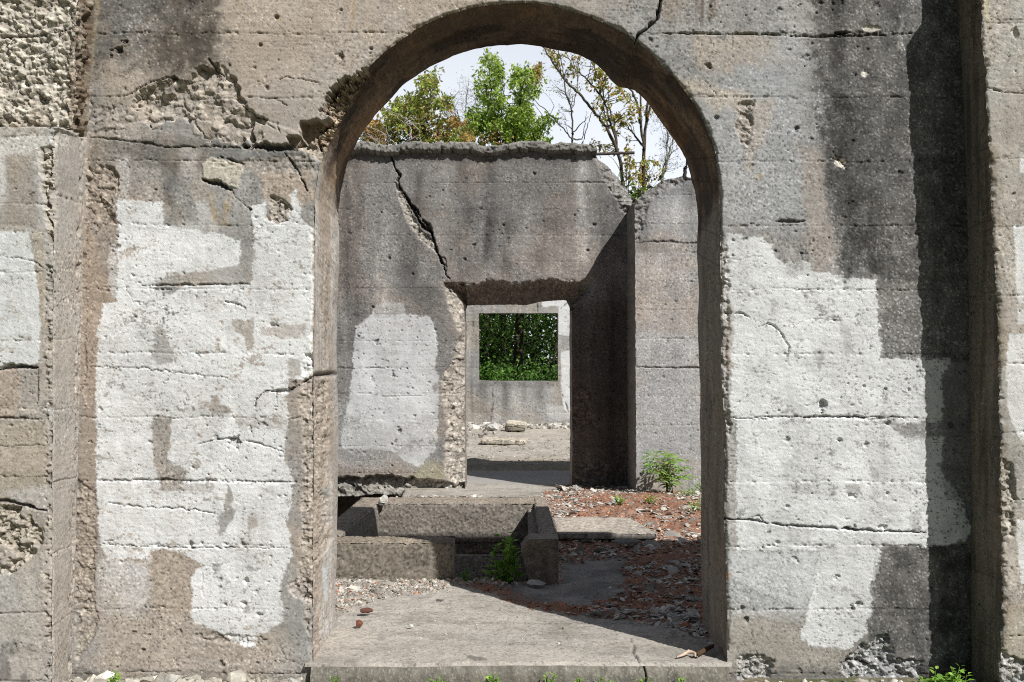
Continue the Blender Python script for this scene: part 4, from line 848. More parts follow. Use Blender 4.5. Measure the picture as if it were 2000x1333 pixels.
K.paint(pp, (.66, .67, .67), .1)
for p in ([(1095, 757), (1102, 780), (1110, 806)], [(962, 750), (962, 790), (958, 830)], [(1094, 604), (1112, 590)], [(1050, 590), (1049, 610)]): K.crack(p, 1.5, .02, .4, .7)
wh = [(935, 612), (1090, 612), (1090, 744), (1066, 746), (1040, 745), (1010, 747), (975, 745), (935, 744)]; WH = resample(wh + [wh[0]], 1.5)[:-1]; WH += .35 * np.stack([fbm(np.arange(len(WH)) / 4, 0, 2, 3), fbm(np.arange(len(WH)) / 4, 5, 2, 4)], 1)
a, b, kk = cutgrid(K.U, K.V, [WH]); x, y, z = world_pt(a, b, D3); mb = MB(); mb.grid(x, y - K.H, z, K.fin(), kk)
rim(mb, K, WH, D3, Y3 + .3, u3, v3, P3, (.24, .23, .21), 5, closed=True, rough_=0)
xL, _, zT = world_pt(u3, v3, D3); xR, _, _ = world_pt(U.max(), v3, D3); xw0, _, zw0 = world_pt(934, 745, D3); xw1, _, zw1 = world_pt(1091, 611, D3)
for q in ((-7, xL, -.3, zT), (xR, 7, -.3, zT)): mb.box(q[0], q[1], Y3 + .004, Y3 + .3, q[2], q[3], (.34, .325, .30))
mb.box(xL, xw0, Y3 + .06, Y3 + .3, -.3, zT, (.3, .29, .27)); mb.box(xw1, xR, Y3 + .06, Y3 + .3, -.3, zT, (.3, .29, .27)); mb.box(xw0, xw1, Y3 + .06, Y3 + .298, zw1, zT - .002, (.3, .29, .27)); mb.box(xw0, xw1, Y3 + .06, Y3 + .298, -.3, zw0, (.3, .29, .27))
far = thing('window_wall', 'sunlit concrete wall at the back with one square window opening onto dark woodland', 'wall', None, (0, Y3, 0)); mb.build('opening_wall', M_CON, far)
# continuation of the doorway wall left, out of the picture, and of the stub right
mb = MB(); xl2, _, zt2 = world_pt(597, 297, D2); mb.box(-5.0, float(xl2), Y2 + .04, Y2 + T2, -.2, float(zt2) - .004, (.33, .31, .285)); slab_noise(mb, -5.0, float(xl2), Y2 - .001, -.2, float(zt2), 12, step=.014, sc=173., px=.5, mm=5.8, board=51.5); mb.build('plain_wall', M_CON, inner)
xr2, _, zr2 = world_pt(1638, 350, D2b); mb = MB(); slab_noise(mb, float(xr2), 5.0, Yb - .001, -.2, float(zr2), 17, step=.014, sc=186., px=.5, mm=5.4, board=56); mb.box(float(xr2), 5.0, Yb + .04, Y2 + .02, -.2, float(zr2), (.34, .33, .31)); mb.box(1.34, float(xr2), Yb + .25, Y2 + .01, -.2, float(zr2) - .12, (.34, .33, .31)); mb.build('plain_wall', M_CON, stub)

# ================================================================== BASIN (sunken tank with a kerb)
basin = thing('basin', 'low rectangular concrete basin with a raised kerb, its front kerb broken through at the right', 'basin', None, (-.5, 2.4, 0))
def block(mb, x0, x1, y0, y1, z0, z1, sd, col=(.27, .235, .195), amp=.006, bev=.02, x0b=None, x1b=None, st=.0075, gap=None):
    """worn concrete block: rounded box surface with relief; x0b/x1b = x at the far end"""
    x0b = x0 if x0b is None else x0b; x1b = x1 if x1b is None else x1b
    hy = (y1 - y0) / 2; hz = (z1 - z0) / 2
    def face(n1, n2, fn, flip):
        a = np.linspace(0, 1, max(3, int(n1 / st))); b = np.linspace(0, 1, max(3, int(n2 / st))); A, B = np.meshgrid(a, b)
        tx, ty, tz = fn(A, B)
        # pull edges in (rounding)
        def rd(t, L): e = bev / L; return np.clip(t, 0, 1), e
        X = (x0 + (x0b - x0) * ty) * (1 - tx) + (x1 + (x1b - x1) * ty) * tx; Y = y0 + (y1 - y0) * ty; Z = z0 + (z1 - z0) * tz
        wx = (x1 - x0); wy = y1 - y0; wz = z1 - z0
        ex = np.minimum(tx, 1 - tx) * wx; ey = np.minimum(ty, 1 - ty) * wy; ez = np.minimum(tz, 1 - tz) * wz
        rag = 1 + 3.2 * np.clip(fbm(X * 11 + Y * 7 + 3, Z * 11 + Y * 8, 4, sd + 9, .65), 0, 1) ** 1.5; bv = bev * rag ** .7
        def near_(e): return np.clip(1 - e / bv, 0, 1) ** 2 * bev * .35 * rag
        px_, py_, pz_ = near_(ey) + near_(ez), near_(ex) + near_(ez), near_(ex) + near_(ey)
        if n1 and fn.k == 'x': X = X - np.sign(tx - .5) * (px_)
        if fn.k == 'y': Y = Y - np.sign(ty - .5) * (py_)
        if fn.k == 'z': Z = Z - np.sign(tz - .5) * (pz_)
        P1, P2_ = (Y, Z) if fn.k == 'x' else ((X, Z) if fn.k == 'y' else (X, Y))
        n_ = fbm(P1 * 14 + sd, P2_ * 18, 5, sd, .7); n2_ = fbm(P1 * 90, P2_ * 90, 3, sd + 2); w_, _, id_ = worley(P1 * 85, P2_ * 85, sd)
        D = amp * .7 * n_ + amp * .3 * n2_ + amp * .7 * (id_ - .5)
        inn = np.clip(np.minimum(np.minimum(ex + (fn.k == 'x') * 9, ey + (fn.k == 'y') * 9), ez + (fn.k == 'z') * 9) / .006, 0, 1)
        D = D * inn
        if fn.k == 'x': X = X + np.sign(tx - .5) * D
        if fn.k == 'y': Y = Y + np.sign(ty - .5) * D
        if fn.k == 'z': Z = Z + np.sign(tz - .5) * D
        C = np.asarray(col, np.float32) * (1 + .20 * n_ + .22 * n2_ + .50 * (id_ - .5) + .5 * (id_ > .88) * (w_ < .35) - .35 * (id_ < .15) * (w_ < .4))[..., None]
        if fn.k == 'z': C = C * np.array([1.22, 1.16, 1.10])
        C = C * (1 + .15 * fbm(X * 5 + 3, Z * 9, 3, sd + 4))[..., None]
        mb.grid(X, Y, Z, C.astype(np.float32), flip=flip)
    def mk(k, s_):
        def f(A, B):
            o = 0 * A + s_
            return (o, A, B) if k == 'x' else ((A, o, B) if k == 'y' else (A, B, o))
        f.k = k; return f
    dx, dy, dz = x1 - x0, y1 - y0, z1 - z0
    face(dx, dz, mk('y', 0.), True ^ True); face(dx, dz, mk('y', 1.), True)
    face(dy, dz, mk('x', 0.), True); face(dy, dz, mk('x', 1.), False)
    face(dx, dy, mk('z', 1.), False); face(dx, dy, mk('z', 0.), True)
XL0, XL1 = -1.34, -1.14
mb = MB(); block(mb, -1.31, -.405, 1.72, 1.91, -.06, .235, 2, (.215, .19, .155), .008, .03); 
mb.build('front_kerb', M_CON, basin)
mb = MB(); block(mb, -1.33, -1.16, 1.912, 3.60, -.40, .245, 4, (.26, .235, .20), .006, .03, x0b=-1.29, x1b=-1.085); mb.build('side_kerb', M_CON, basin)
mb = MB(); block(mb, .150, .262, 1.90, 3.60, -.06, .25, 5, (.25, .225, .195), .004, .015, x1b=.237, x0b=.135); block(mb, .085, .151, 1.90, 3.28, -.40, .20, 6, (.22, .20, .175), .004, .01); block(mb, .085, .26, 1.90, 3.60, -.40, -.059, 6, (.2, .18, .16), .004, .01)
mb.build('side_kerb', M_CON, basin)
# broken end of the front kerb at the right: bulging outline
mb = MB(); st_ = []
zz = np.linspace(-.06, .25, 70); prof = np.interp(zz, [-.06, .0, .05, .10, .15, .19, .225, .25], [.085, .078, .06, .045, .030, .028, .050, .075])
yy = np.linspace(1.715, 1.905, 12)
ZZ, YY = np.meshgrid(zz, yy, indexing='ij'); N = fbm(ZZ * 30, YY * 30, 4, 3)
XX = prof[:, None] + .008 * N; C = np.array([.21, .185, .16]) * (1 + .3 * N)[..., None]; mb.grid(XX, YY, ZZ, C, flip=True)
xs = np.linspace(0, 1, 60); A, ZZ2 = np.meshgrid(xs, zz); pr = prof[:, None] + .008 * fbm(ZZ2 * 30, 1.715 * 30 + 0 * A, 4, 3)[:, :1]
XX = pr * (1 - A) + (.264) * A; N = fbm(XX * 25, ZZ2 * 25, 4, 8); C = np.array([.165, .14, .115]) * (1 + .35 * N + .5 * (worley(XX * 90, ZZ2 * 90, 3)[2] - .5))[..., None]
mb.grid(XX, 1.715 - .004 * N * np.sin(A * math.pi), ZZ2, C)
A, YY = np.meshgrid(xs, yy); XX = XX[-1][None] + 0 * YY; N = fbm(XX * 30, YY * 30, 4, 5); mb.grid(XX, YY, .25 + .002 * N + 0 * XX, np.array([.32, .285, .24]) * (1 + .2 * N)[..., None])
ZZ, YY = np.meshgrid(zz, yy); N = fbm(ZZ * 30, YY * 30, 4, 6); mb.grid(.264 + 0 * YY, YY, ZZ, np.array([.26, .235, .205]) * (1 + .2 * N)[..., None], flip=True)
mb.build('kerb_end', M_CON, basin)
mb = MB(); block(mb, -1.14, .15, 3.27, 3.60, -.07, .245, 7, (.24, .215, .185), .008, .02); block(mb, -1.10, .09, 3.29, 3.58, -.16, -.07, 8, (.23, .2, .165), .014, .012); block(mb, -1.09, .088, 3.22, 3.60, -.46, -.162, 9, (.36, .335, .30), .004, .01)
mb.build('back_kerb', M_CON, basin)
mb = MB(); block(mb, -1.2, .1, 1.905, 3.24, -.5, -.36, 3, (.24, .21, .17), .012, .01); mb.build('basin_floor', M_CON, basin)
# ================================================================== FLOORS AND GROUND
RS = np.random.RandomState(11)
def inpx(x, y, pts, z=0.0): u, v = proj(x, y, z); return inside(u, v, pts)
CLEAR = [(1096, 1098), (1150, 1088), (1205, 1084), (1226, 1090), (1216, 1112), (1222, 1130), (1205, 1165), (1170, 1176), (1120, 1182), (1050, 1170), (985, 1150), (960, 1140), (1020, 1136), (1094, 1134)]
GRAVEL = [(600, 1118), (880, 1122), (960, 1128), (1010, 1140), (940, 1144), (880, 1146), (800, 1158), (740, 1170), (700, 1188), (672, 1206), (600, 1225)]
ARC = [(870, 1140), (930, 1150), (985, 1170), (1050, 1188), (1150, 1204), (1240, 1212), (1300, 1222), (1400, 1250), (1600, 1300), (1600, 1020), (1092, 1020), (1092, 1134), (1000, 1132)]
xs = np.concatenate([np.arange(-3.0, -1.5, .03), np.arange(-1.5, 2.2, .0068), np.arange(2.2, 5.0, .04)]); ys = np.concatenate([np.arange(-.03, 2.6, .0075), np.arange(2.6, 7.2, .011)])
GX, GY = np.meshgrid(xs, ys); pu, pv = proj(GX, GY, -.015 * GY)
E = Field(pu, pv, 25); f4 = fbm(GX * 3, GY * 3, 5, 2); fine = fbm(GX * 60, GY * 60, 3, 4); mid = fbm(GX * 16, GY * 16, 4, 7)
E.C[:] = np.array([.42, .385, .335]); E.C *= (1 + .16 * f4 + .08 * mid + .10 * fine)[..., None]
E.tint(ss(-.1, .5, fbm(GX * 1.3 + 4, GY * 3, 4, 3)), (.46, .44, .40), .4)
E.H[:] = -.015 * GY + .006 * f4 + .0015 * mid + .0006 * fine
E.mult(np.exp(-((GY - .72 - .03 * f4) / .006) ** 2) * ss(-.6, .3, vn(GX * 5, GY * 5, 3)), [.72] * 3)
E.mult(ss(.1, .7, fbm(GX * 4, GY * 7, 4, 6)), [.80, .80, .79]); E.mult(ss(.25, .8, fbm(GX * 22, GY * 22, 3, 5)), [.78] * 3)
arc = E.poly(ARC, 3, 5) ; clr = E.poly(CLEAR, 3, 7, 4); gr = E.poly(GRAVEL, 4, 6, 4)
backr = ((GY > 3.3) & (GX > .25)).astype(np.float32) * ss(.25, .32, GX); backl = ss(3.55, 3.7, GY) * ss(5.9, 5.7, GY) * (GX <= .3)
doorslab = E.poly([(912, 920), (1112, 920), (1116, 946), (1080, 962), (980, 966), (905, 962)], 2, 3)
rub = np.clip(arc + backr + backl, 0, 1) * (1 - clr) * (1 - doorslab)
E.H -= .02 * arc
E.tint(rub, (.34, .165, .10), .85); E.tint(rub * ss(-.1, .5, fbm(GX * 9, GY * 9, 4, 12)), (.26, .22, .18), .6); E.tint(rub * ss(.1, .5, fbm(GX * 5, GY * 6, 3, 14)), (.20, .10, .06), .6)
E.H += rub * (.018 + .012 * mid + .004 * fine)
E.tint(clr, (.33, .31, .29), .6); E.mult(clr * ss(-.2, .5, fbm(GX * 7, GY * 7, 4, 16)), [.72] * 3)
E.tint(gr, (.33, .29, .25), .8); E.H += gr * (.012 + .008 * mid)
mound = np.exp(-((GX - 1.15) / .75) ** 2 - ((GY - 5.1) / .8) ** 2) * .10 + np.exp(-((GX - 2.2) / .8) ** 2 - ((GY - 4.4) / 1.3) ** 2) * .08; E.H += mound * ss(.3, .7, GX)
# curved ridge of the screed edge
rd, _ = segdist(E.U, E.V, [(1010, 1140), (1060, 1162), (1110, 1188), (1180, 1200), (1260, 1205)]); E.H += .018 * np.exp(-(rd / 6) ** 2); 
# sunken parts: inside the basin, and the open pit to the left of it
inb = ((GX > -1.25) & (GX < .12) & (GY > 1.80) & (GY < 3.5)).astype(np.float32); E.H -= inb * .55
gate = ((GX > -.42) & (GX < .07) & (GY > 1.72) & (GY <= 1.80)).astype(np.float32); E.H -= gate * .3 * ss(1.72, 1.8, GY)
pe = np.interp(ys, [0, 1.85, 2.0, 3.6, 3.75, 6.6, 7.3], [-4, -4, -1.33, -1.33, -1.02, -1.24, -1.3])[:, None] + .05 * f4
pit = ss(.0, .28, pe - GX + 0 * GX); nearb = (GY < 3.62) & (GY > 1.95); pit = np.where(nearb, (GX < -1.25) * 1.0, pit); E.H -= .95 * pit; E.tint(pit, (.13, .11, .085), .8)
E.crack([(1232, 1248), (1238, 1262), (1236, 1275), (1246, 1290), (1250, 1300)], 3.0, .012, .4, 2)
E.crack([(735, 1216), (900, 1218), (1180, 1216), (1300, 1222)], 1.2, .004, .7, 2)
fm_ = E.poly([(820, 1262), (1080, 1270), (1200, 1290), (1000, 1300), (700, 1295)], 10, 10); E.tint(fm_, (.50, .47, .41), .4); mm = E.poly([(905, 1278), (945, 1284), (955, 1290), (920, 1290)], 1.5, 2, 1.5); E.mult(mm, [.5] * 3)
E.mult(E.poly([(852, 1171), (870, 1173), (862, 1177), (850, 1176)], 1, 1), [.25] * 3)
E.H -= .012 * np.exp(-((GY + .03) / .012) ** 2)
mb = MB(); keepf = None
gw, _, gi = worley(GX * 150, GY * 110, 3); gi2 = worley(GX * 60, GY * 45, 5)[2]
E.C *= (1 + .30 * (gi - .5) + .14 * (gi2 - .5) - .3 * (gi < .06))[..., None]; E.H += .0009 * (gi - .5) + .0008 * (gi2 - .5)
okx = (GY > .55) | ((GX > -.985) & (GX < 1.0)); keepf = okx[:-1, :-1] & okx[1:, 1:] & okx[:-1, 1:] & okx[1:, :-1]
mb.grid(GX, GY, E.H, E.C, keepf, flip=True)
# front edge of the threshold
n = 560; xe = np.linspace(-.952, .978, n); q = np.linspace(0, 1, 22); A, Q = np.meshgrid(xe, q); hz0 = np.interp(xe, xs, E.H[0]); nn = fbm(A * 30, Q * 3, 4, 3); n2 = fbm(A * 110, Q * 20, 3, 5)
C = np.array([.20, .185, .155]) * (1 + .3 * nn + .25 * n2)[..., None]; w_, _, id_ = worley(A * 95, Q * 17, 3); C = C + ((id_ > .8) * (w_ < .35) * .12)[..., None]
C = C * np.array([1, 1, 1]) * (1 - .25 * Q)[..., None] ** 0; crk = np.exp(-((A - .583 - .01 * np.sin(Q * 5)) / .004) ** 2); C = C * (1 - .75 * crk)[..., None]
mb.grid(A, -.03 - .016 * np.sin(np.clip(Q * 3, 0, 1) * math.pi / 2) - .007 * nn * Q - .003 * n2 * Q + .02 * crk * (Q > .02), hz0[None] * (1 - Q) - .16 * Q, C, None)
tag(mb.build('floor', attr_mat('concrete_floor', nscale=220, amt=.22, bump=.35)), kind='structure')

# floor of the far room, up to the window wall
# earth under the doorway wall, seen in the open pit
A, Q = np.meshgrid(np.linspace(-5, 5, 200), np.linspace(0, 1, 20)); n = fbm(A * 5, Q * 4, 4, 3); mbp = MB(); mbp.grid(A, 7.12 + .06 * n, -.118 - 1.5 * Q, np.array([.12, .10, .08]) * (1 + .4 * n)[..., None])
tag(mbp.build('earth_bank', attr_mat('soil', nscale=30, amt=.4, bump=.6)), kind='structure')
xs2 = np.arange(-5, 5, .03); ys2 = np.arange(7.0, Y3 + .35, .03); A, Bq = np.meshgrid(xs2, ys2)
z = np.interp(Bq, [7.1, 8.6, 8.9, 16], [-.118, -.118, -.07, -.02]); f = fbm(A * 2, Bq * 2, 4, 3); f2_ = fbm(A * 9, Bq * 9, 4, 5); f3_ = fbm(A * 30, Bq * 12, 3, 6)
C = np.array([.43, .39, .335]) * (1 + .14 * f + .16 * f2_ + .2 * f3_)[..., None]; mm = ss(8.3, 8.6, Bq + .2 * f) * (1 - ss(9.0, 9.9, Bq + .3 * f)); C = C * (1 - mm[..., None] * .45) + np.array([.15, .12, .07]) * mm[..., None] * .45
mo = ss(.3, .6, f2_ + .4 * f) * mm; C = C * (1 - mo[..., None] * .5) + np.array([.15, .15, .03]) * mo[..., None] * .5
ms = (Bq < 8.5)[..., None]; C = np.where(ms, np.array([.36, .34, .315]) * (1 + .1 * f + .06 * f2_)[..., None], C)
mb = MB(); mb.grid(A, Bq, z + .008 * f + (.010 * f2_ + .006 * f3_) * (Bq > 8.5), C, flip=True); tag(mb.build('far_floor', MATS['concrete_floor']), kind='structure')

# open ground all round (with the building's footprint left out)
gv = np.concatenate([-np.geomspace(300, 6, 24), np.linspace(-5, 5, 60)[1:-1], np.geomspace(6, 300, 24)])
gx = gv; gy = np.concatenate([-np.geomspace(300, 6, 24), np.arange(-5, .001, .05), [.3], np.linspace(1, 15.6, 6), [Y3 + .28], np.geomspace(17, 300, 24)])
A, Bq = np.meshgrid(gx, gy); z = -.078 + .02 * fbm(A * 1.5, Bq * 1.5, 4, 3) * (np.abs(A) > 1) - .03 * (np.abs(A) < 1.0) * (Bq > -1); z += .3 * fbm(A / 30, Bq / 30, 3, 4) * ss(20, 60, np.hypot(A, Bq))
kp = ~((A[:-1, :-1] > -5) & (A[:-1, 1:] < 5.1) & (Bq[:-1, :-1] > .2) & (Bq[1:, 1:] < Y3 + .3))
C = np.array([.22, .19, .135]) * (1 + .4 * fbm(A * 3, Bq * 3, 4, 6))[..., None]; gg = ss(-.1, .5, fbm(A * .9, Bq * .9, 4, 8) + .5 * ss(1.5, 5, -Bq) + ss(16, 18, Bq)); C = C * (1 - gg[..., None]) + np.array([.075, .10, .035]) * gg[..., None]
mb = MB(); mb.grid(A, Bq, z, C, kp, flip=True); tag(mb.build('ground', attr_mat('soil', nscale=30, amt=.4, bump=.6)), kind='structure')

# ================================================================== STONES
import bmesh
def stone_templates(n, seed, flat=.55, npts=15):
    rs = np.random.RandomState(seed); out = []
    for i in range(n):
        p = rs.randn(npts, 3); p /= np.linalg.norm(p, axis=1)[:, None]; p *= (1, .5 + .45 * rs.rand(), flat * (.6 + .7 * rs.rand()))
        bm = bmesh.new(); [bm.verts.new(q) for q in p]; r = bmesh.ops.convex_hull(bm, input=bm.verts)
        bmesh.ops.triangulate(bm, faces=bm.faces); bmesh.ops.delete(bm, geom=[v for v in bm.verts if not v.link_faces], context='VERTS')
        bm.verts.index_update(); out.append((np.array([v.co[:] for v in bm.verts]), np.array([[v.index for v in f.verts] for f in bm.faces]))); bm.free()
    return out
ST = stone_templates(14, 5); STF = stone_templates(10, 8, .22, 13)
def scatter(mb, P, S, Ccol, tmpl, seed, tilt=.35):
    rs = np.random.RandomState(seed); k = rs.randint(0, len(tmpl), len(P)); a = rs.rand(len(P)) * 2 * math.pi; tx = rs.randn(len(P)) * tilt; ty = rs.randn(len(P)) * tilt
    for i, (v, f) in enumerate(tmpl):
        m = np.where(k == i)[0]
        if not len(m): continue
        q = v[None] * S[m][:, None, None]
        c, s_ = np.cos(a[m])[:, None], np.sin(a[m])[:, None]
        x = q[..., 0] * c - q[..., 1] * s_; y = q[..., 0] * s_ + q[..., 1] * c; z = q[..., 2] + x * tx[m][:, None] + y * ty[m][:, None]
        w = np.stack([x, y, z], -1) + P[m][:, None]
        F = f[None] + (np.arange(len(m)) * len(v))[:, None, None]
        cc = np.repeat(Ccol[m][:, None], len(v), 1) * (1 + .12 * rs.randn(len(m), len(v)))[..., None]
        mb.add(w.reshape(-1, 3), F.reshape(-1, 3), cc.reshape(-1, 3), False)
def zfloor(x, y):
    xi = np.clip(np.searchsorted(xs, x), 0, len(xs) - 1); yi = np.clip(np.searchsorted(ys, y), 0, len(ys) - 1); return E.H[yi, xi], yi, xi
def colours(rs, n, pr):   # palette rows: (weight, rgb)
    w = np.array([p[0] for p in pr], float); k = rs.choice(len(pr), n, p=w / w.sum()); c = np.array([p[1] for p in pr])[k]; return c * (1 + .22 * rs.randn(n, 1)).clip(.5, 1.6)
GREYS = [(3, (.46, .43, .385)), (2, (.34, .315, .28)), (3, (.58, .55, .49)), (1, (.20, .185, .165))]
REDS = [(4, (.52, .21, .11)), (3, (.42, .15, .08)), (2, (.58, .32, .19)), (1, (.24, .11, .07))]
def strew(n, xr, yr, maskarr, size, pal, seed, tmpl, lift=.3, dens=None, tilt=.35):
    rs = np.random.RandomState(seed); x = rs.uniform(*xr, n); y = rs.uniform(*yr, n); z, yi, xi = zfloor(x, y); p = maskarr[yi, xi]
    k = rs.rand(n) < p; x, y, z = x[k], y[k], z[k]; s_ = size * np.exp(.42 * rs.randn(len(x))); s_ = np.clip(s_, size * .4, size * 3)
    P = np.stack([x, y, z + s_ * lift * .4], 1); return P, s_, colours(rs, len(x), pal), seed
mb = MB()
free = (1 - pit) * (1 - inb) * (1 - gate)
patchy = ss(-.3, .35, fbm(GX * 4.5, GY * 5, 4, 31)); patchr = ss(-.45, .15, fbm(GX * 3.5 + 7, GY * 4, 4, 33))
rfar = rub * free
for a in [strew(15000, (.25, 2.2), (.55, 6.5), rfar * (.35 + .65 * patchr), .008, REDS, 1, STF), strew(5200, (-1.2, .3), (3.6, 6.4), rfar * (.3 + .7 * patchr), .008, REDS, 9, STF),
          strew(1500, (-.7, .6), (.9, 1.8), arc * (1 - clr) * .9, .007, REDS, 12, STF)]:
    scatter(mb, a[0], a[1], a[2], STF, a[3], .3)
tag(mb.build('brick_crumbs', attr_mat('brick_bits', nscale=120, amt=.25, bump=.3)), 'red brown brick crumbs strewn across the floor behind the arch', 'rubble', kind='stuff')
mb = MB()
for a, t in [(strew(12000, (.25, 2.2), (.45, 6.6), rfar * (.12 + .88 * patchy) , .012, GREYS, 2, STF), STF), (strew(4200, (.3, 2.2), (.4, 6.6), rfar * (.2 + .8 * patchy), .021, GREYS, 3, STF), STF), (strew(700, (.4, 2.2), (.4, 6.6), rfar * patchy, .036, GREYS, 4, STF), STF),
             (strew(7500, (-1.2, .5), (.9, 1.72), gr, .0085, [(3, (.42, .385, .33)), (3, (.33, .30, .26)), (1, (.36, .18, .12)), (1, (.54, .51, .46))], 5, ST), ST), (strew(800, (-1.2, .5), (.9, 1.72), gr, .015, [(3, (.44, .41, .355)), (2, (.33, .30, .26)), (1, (.54, .51, .46))], 6, ST), ST),
             (strew(3400, (-1.3, .5), (3.6, 6.5), rfar * .8, .013, GREYS, 7, STF), STF), (strew(700, (-1.3, -.1), (3.9, 6.5), rfar, .026, GREYS, 8, ST), ST), (strew(600, (-.3, 1.0), (.5, 1.7), arc * (1 - .8 * clr) * .5, .009, GREYS, 13, STF), STF), (strew(170, (-1, 1), (.05, 1.4), 1 - rub, .005, GREYS, 14, ST), ST),
             (strew(1100, (.62, .97), (.12, 1.0), ss(-.1, .25, GX - 1.14 + .55 * GY) * 1.0, .017, GREYS, 15, STF), STF)]:
    scatter(mb, a[0], a[1], a[2], t, a[3], .3)
# loose stones on the far room's floor and along the foot of the window wall
rs = np.random.RandomState(5); n = 1500; x = rs.uniform(-1.6, 1.8, n); y = 8.7 + 6.6 * rs.rand(n); s_ = .014 * np.exp(.45 * rs.randn(n)); scatter(mb, np.stack([x, y, -.045 + 0 * x], 1), s_, colours(rs, n, GREYS + [(3, (.56, .53, .47))]), STF, 3)
n = 420; x = rs.uniform(-1.6, 1.8, n); y = Y3 - .9 * rs.rand(n) ** 2; s_ = .05 * np.exp(.4 * rs.randn(n)); scatter(mb, np.stack([x, y, -.01 + 0 * x], 1), s_, colours(rs, n, GREYS + [(3, (.5, .47, .42))]), ST, 4)
n = 70; x = rs.uniform(-1.5, -.4, n); y = rs.uniform(12, 15.3, n); s_ = .05 * np.exp(.4 * rs.randn(n)); scatter(mb, np.stack([x, y, -.02 + 0 * x], 1), s_, colours(rs, n, GREYS), ST, 4)
tag(mb.build('stone_chips', attr_mat('stone', nscale=90, amt=.22, bump=.4)), 'pale grey concrete chips and gravel lying over the ruin floor', 'rubble', kind='stuff')
# rubble at the foot of the front wall
mb = MB(); rs = np.random.RandomState(8)
def foot(n, x0, x1, y0, y1, s0, pal, z0=-.085):
    x = rs.uniform(x0, x1, n); y = rs.uniform(y0, y1, n); s_ = s0 * np.exp(.4 * rs.randn(n)); scatter(mb, np.stack([x, y, z0 + s_ * .3], 1), s_, colours(rs, n, pal), ST, rs.randint(99))
PALE = [(4, (.44, .41, .35)), (2, (.34, .31, .26)), (1, (.54, .52, .47))]
foot(700, -2.05, -1.0, -.34, -.03, .016, PALE); foot(170, -2.05, -1.40, -.26, -.03, .026, PALE); foot(40, -1.6, -.95, -.14, -.03, .022, PALE); foot(500, -2.1, 2.1, -.5, -.05, .007, PALE + GREYS); foot(120, 1.0, 2.1, -.35, -.04, .013, PALE + GREYS); foot(60, 1.3, 2.3, -.3, -.04, .022, GREYS + PALE)
tag(mb.build('wall_foot_rubble', MATS['stone']), 'crumbled pale mortar lumps along the foot of the front wall', 'rubble', kind='stuff')

def lump(name, label, cat, loc, size, col, seed, squash=(1, .8, .6), rot=0, group=None, sub=3, amp=.18, mat='stone'):
    """one faceted stone: a displaced icosphere"""
    bm = bmesh.new(); bmesh.ops.create_icosphere(bm, subdivisions=sub, radius=1); v = np.array([q.co[:] for q in bm.verts]); bm.verts.index_update(); f = np.array([[q.index for q in fc.verts] for fc in bm.faces]); bm.free()
    rs = np.random.RandomState(seed); 
    for i in range(9):                       # chop flat facets
        nrm = rs.randn(3); nrm /= np.linalg.norm(nrm); h = .55 + .3 * rs.rand(); d = v @ nrm; m = d > h; v[m] -= nrm * (d[m] - h)[:, None]
    n = fbm(v[:, 0] * 3 + v[:, 2] * 1.7, v[:, 1] * 3 - v[:, 2] * 2.1, 4, seed); v = v * (1 + amp * n)[:, None] * squash * size
    c, s_ = math.cos(rot), math.sin(rot); v = np.stack([v[:, 0] * c - v[:, 1] * s_, v[:, 0] * s_ + v[:, 1] * c, v[:, 2]], 1)
    mb = MB(); mb.add(v, f, np.asarray(col) * (1 + .35 * n)[:, None], False); o = mb.build(name, attr_mat(mat)); o.location = loc; o['kind'] = 'thing'; return tag(o, label, cat, group)
def at(u, v, z): d = (ZC - z) * FPX / (v - VV); return ((u - VU) * d / FPX, d - D0)
for nm, lb, ct, u, v, z, sz, col, sq, sd, rt in [
    ('stone', 'small pale stone perched on the far left corner of the basin kerb', 'stone', 748, 982, .26, .045, (.55, .53, .48), (1, .9, .95), 3, .3),
    ('stone', 'flat light grey stone at the foot of the kerb end, right of the basin plant', 'stone', 1049, 1140, -.015, .062, (.46, .45, .41), (1.1, .8, .25), 4, .1),
    ('brick_fragment', 'dark red brick fragment on the threshold beside the left gravel, farther of two', 'brick', 716, 1196, .012, .034, (.13, .06, .045), (1.15, .6, .5), 5, .2),
    ('brick_fragment', 'small red brick fragment on the threshold near the left jamb, nearer of two', 'brick', 701, 1221, .012, .022, (.20, .08, .055), (1, .8, .9), 6, .6),
    ('stone', 'single white pebble alone on the sunlit threshold slab', 'stone', 803, 1225, .008, .014, (.62, .60, .55), (1.2, .8, .7), 7, 0),
    ('stone', 'tilted stone chip on the right side of the threshold under the jamb', 'stone', 1313, 1236, .012, .03, (.42, .40, .37), (1.2, .8, .3), 8, .4),
    ('stone', 'dark grey flat stone in the shade beside the slab behind the arch', 'stone', 1225, 1061, .0, .085, (.24, .235, .22), (1.3, .7, .28), 9, .1),
    ('stone', 'biggest pale lumpy stone at the foot of the left wall', 'stone', 258, 1313, -.06, .042, (.48, .455, .40), (1, .8, .85), 10, .1),
    ('stone', 'pale lumpy stone beside the left pilaster at its foot', 'stone', 134, 1322, -.06, .036, (.46, .435, .38), (1, .8, .8), 11, .8),
    ('stone', 'broken white stone at the foot of the window wall', 'stone', 966, 838, .0, .12, (.55, .54, .51), (1.2, .8, .6), 12, .4)]:
    x, y = at(u, v, z); 
    if sz == .042 or sz == .036: y = -.2 if sz == .042 else -.34; x = (u - VU) * (y + D0) / FPX
    lump(nm, lb, ct, (x, y, z + sz * sq[2] * .45), sz, col, sd, sq, rt)
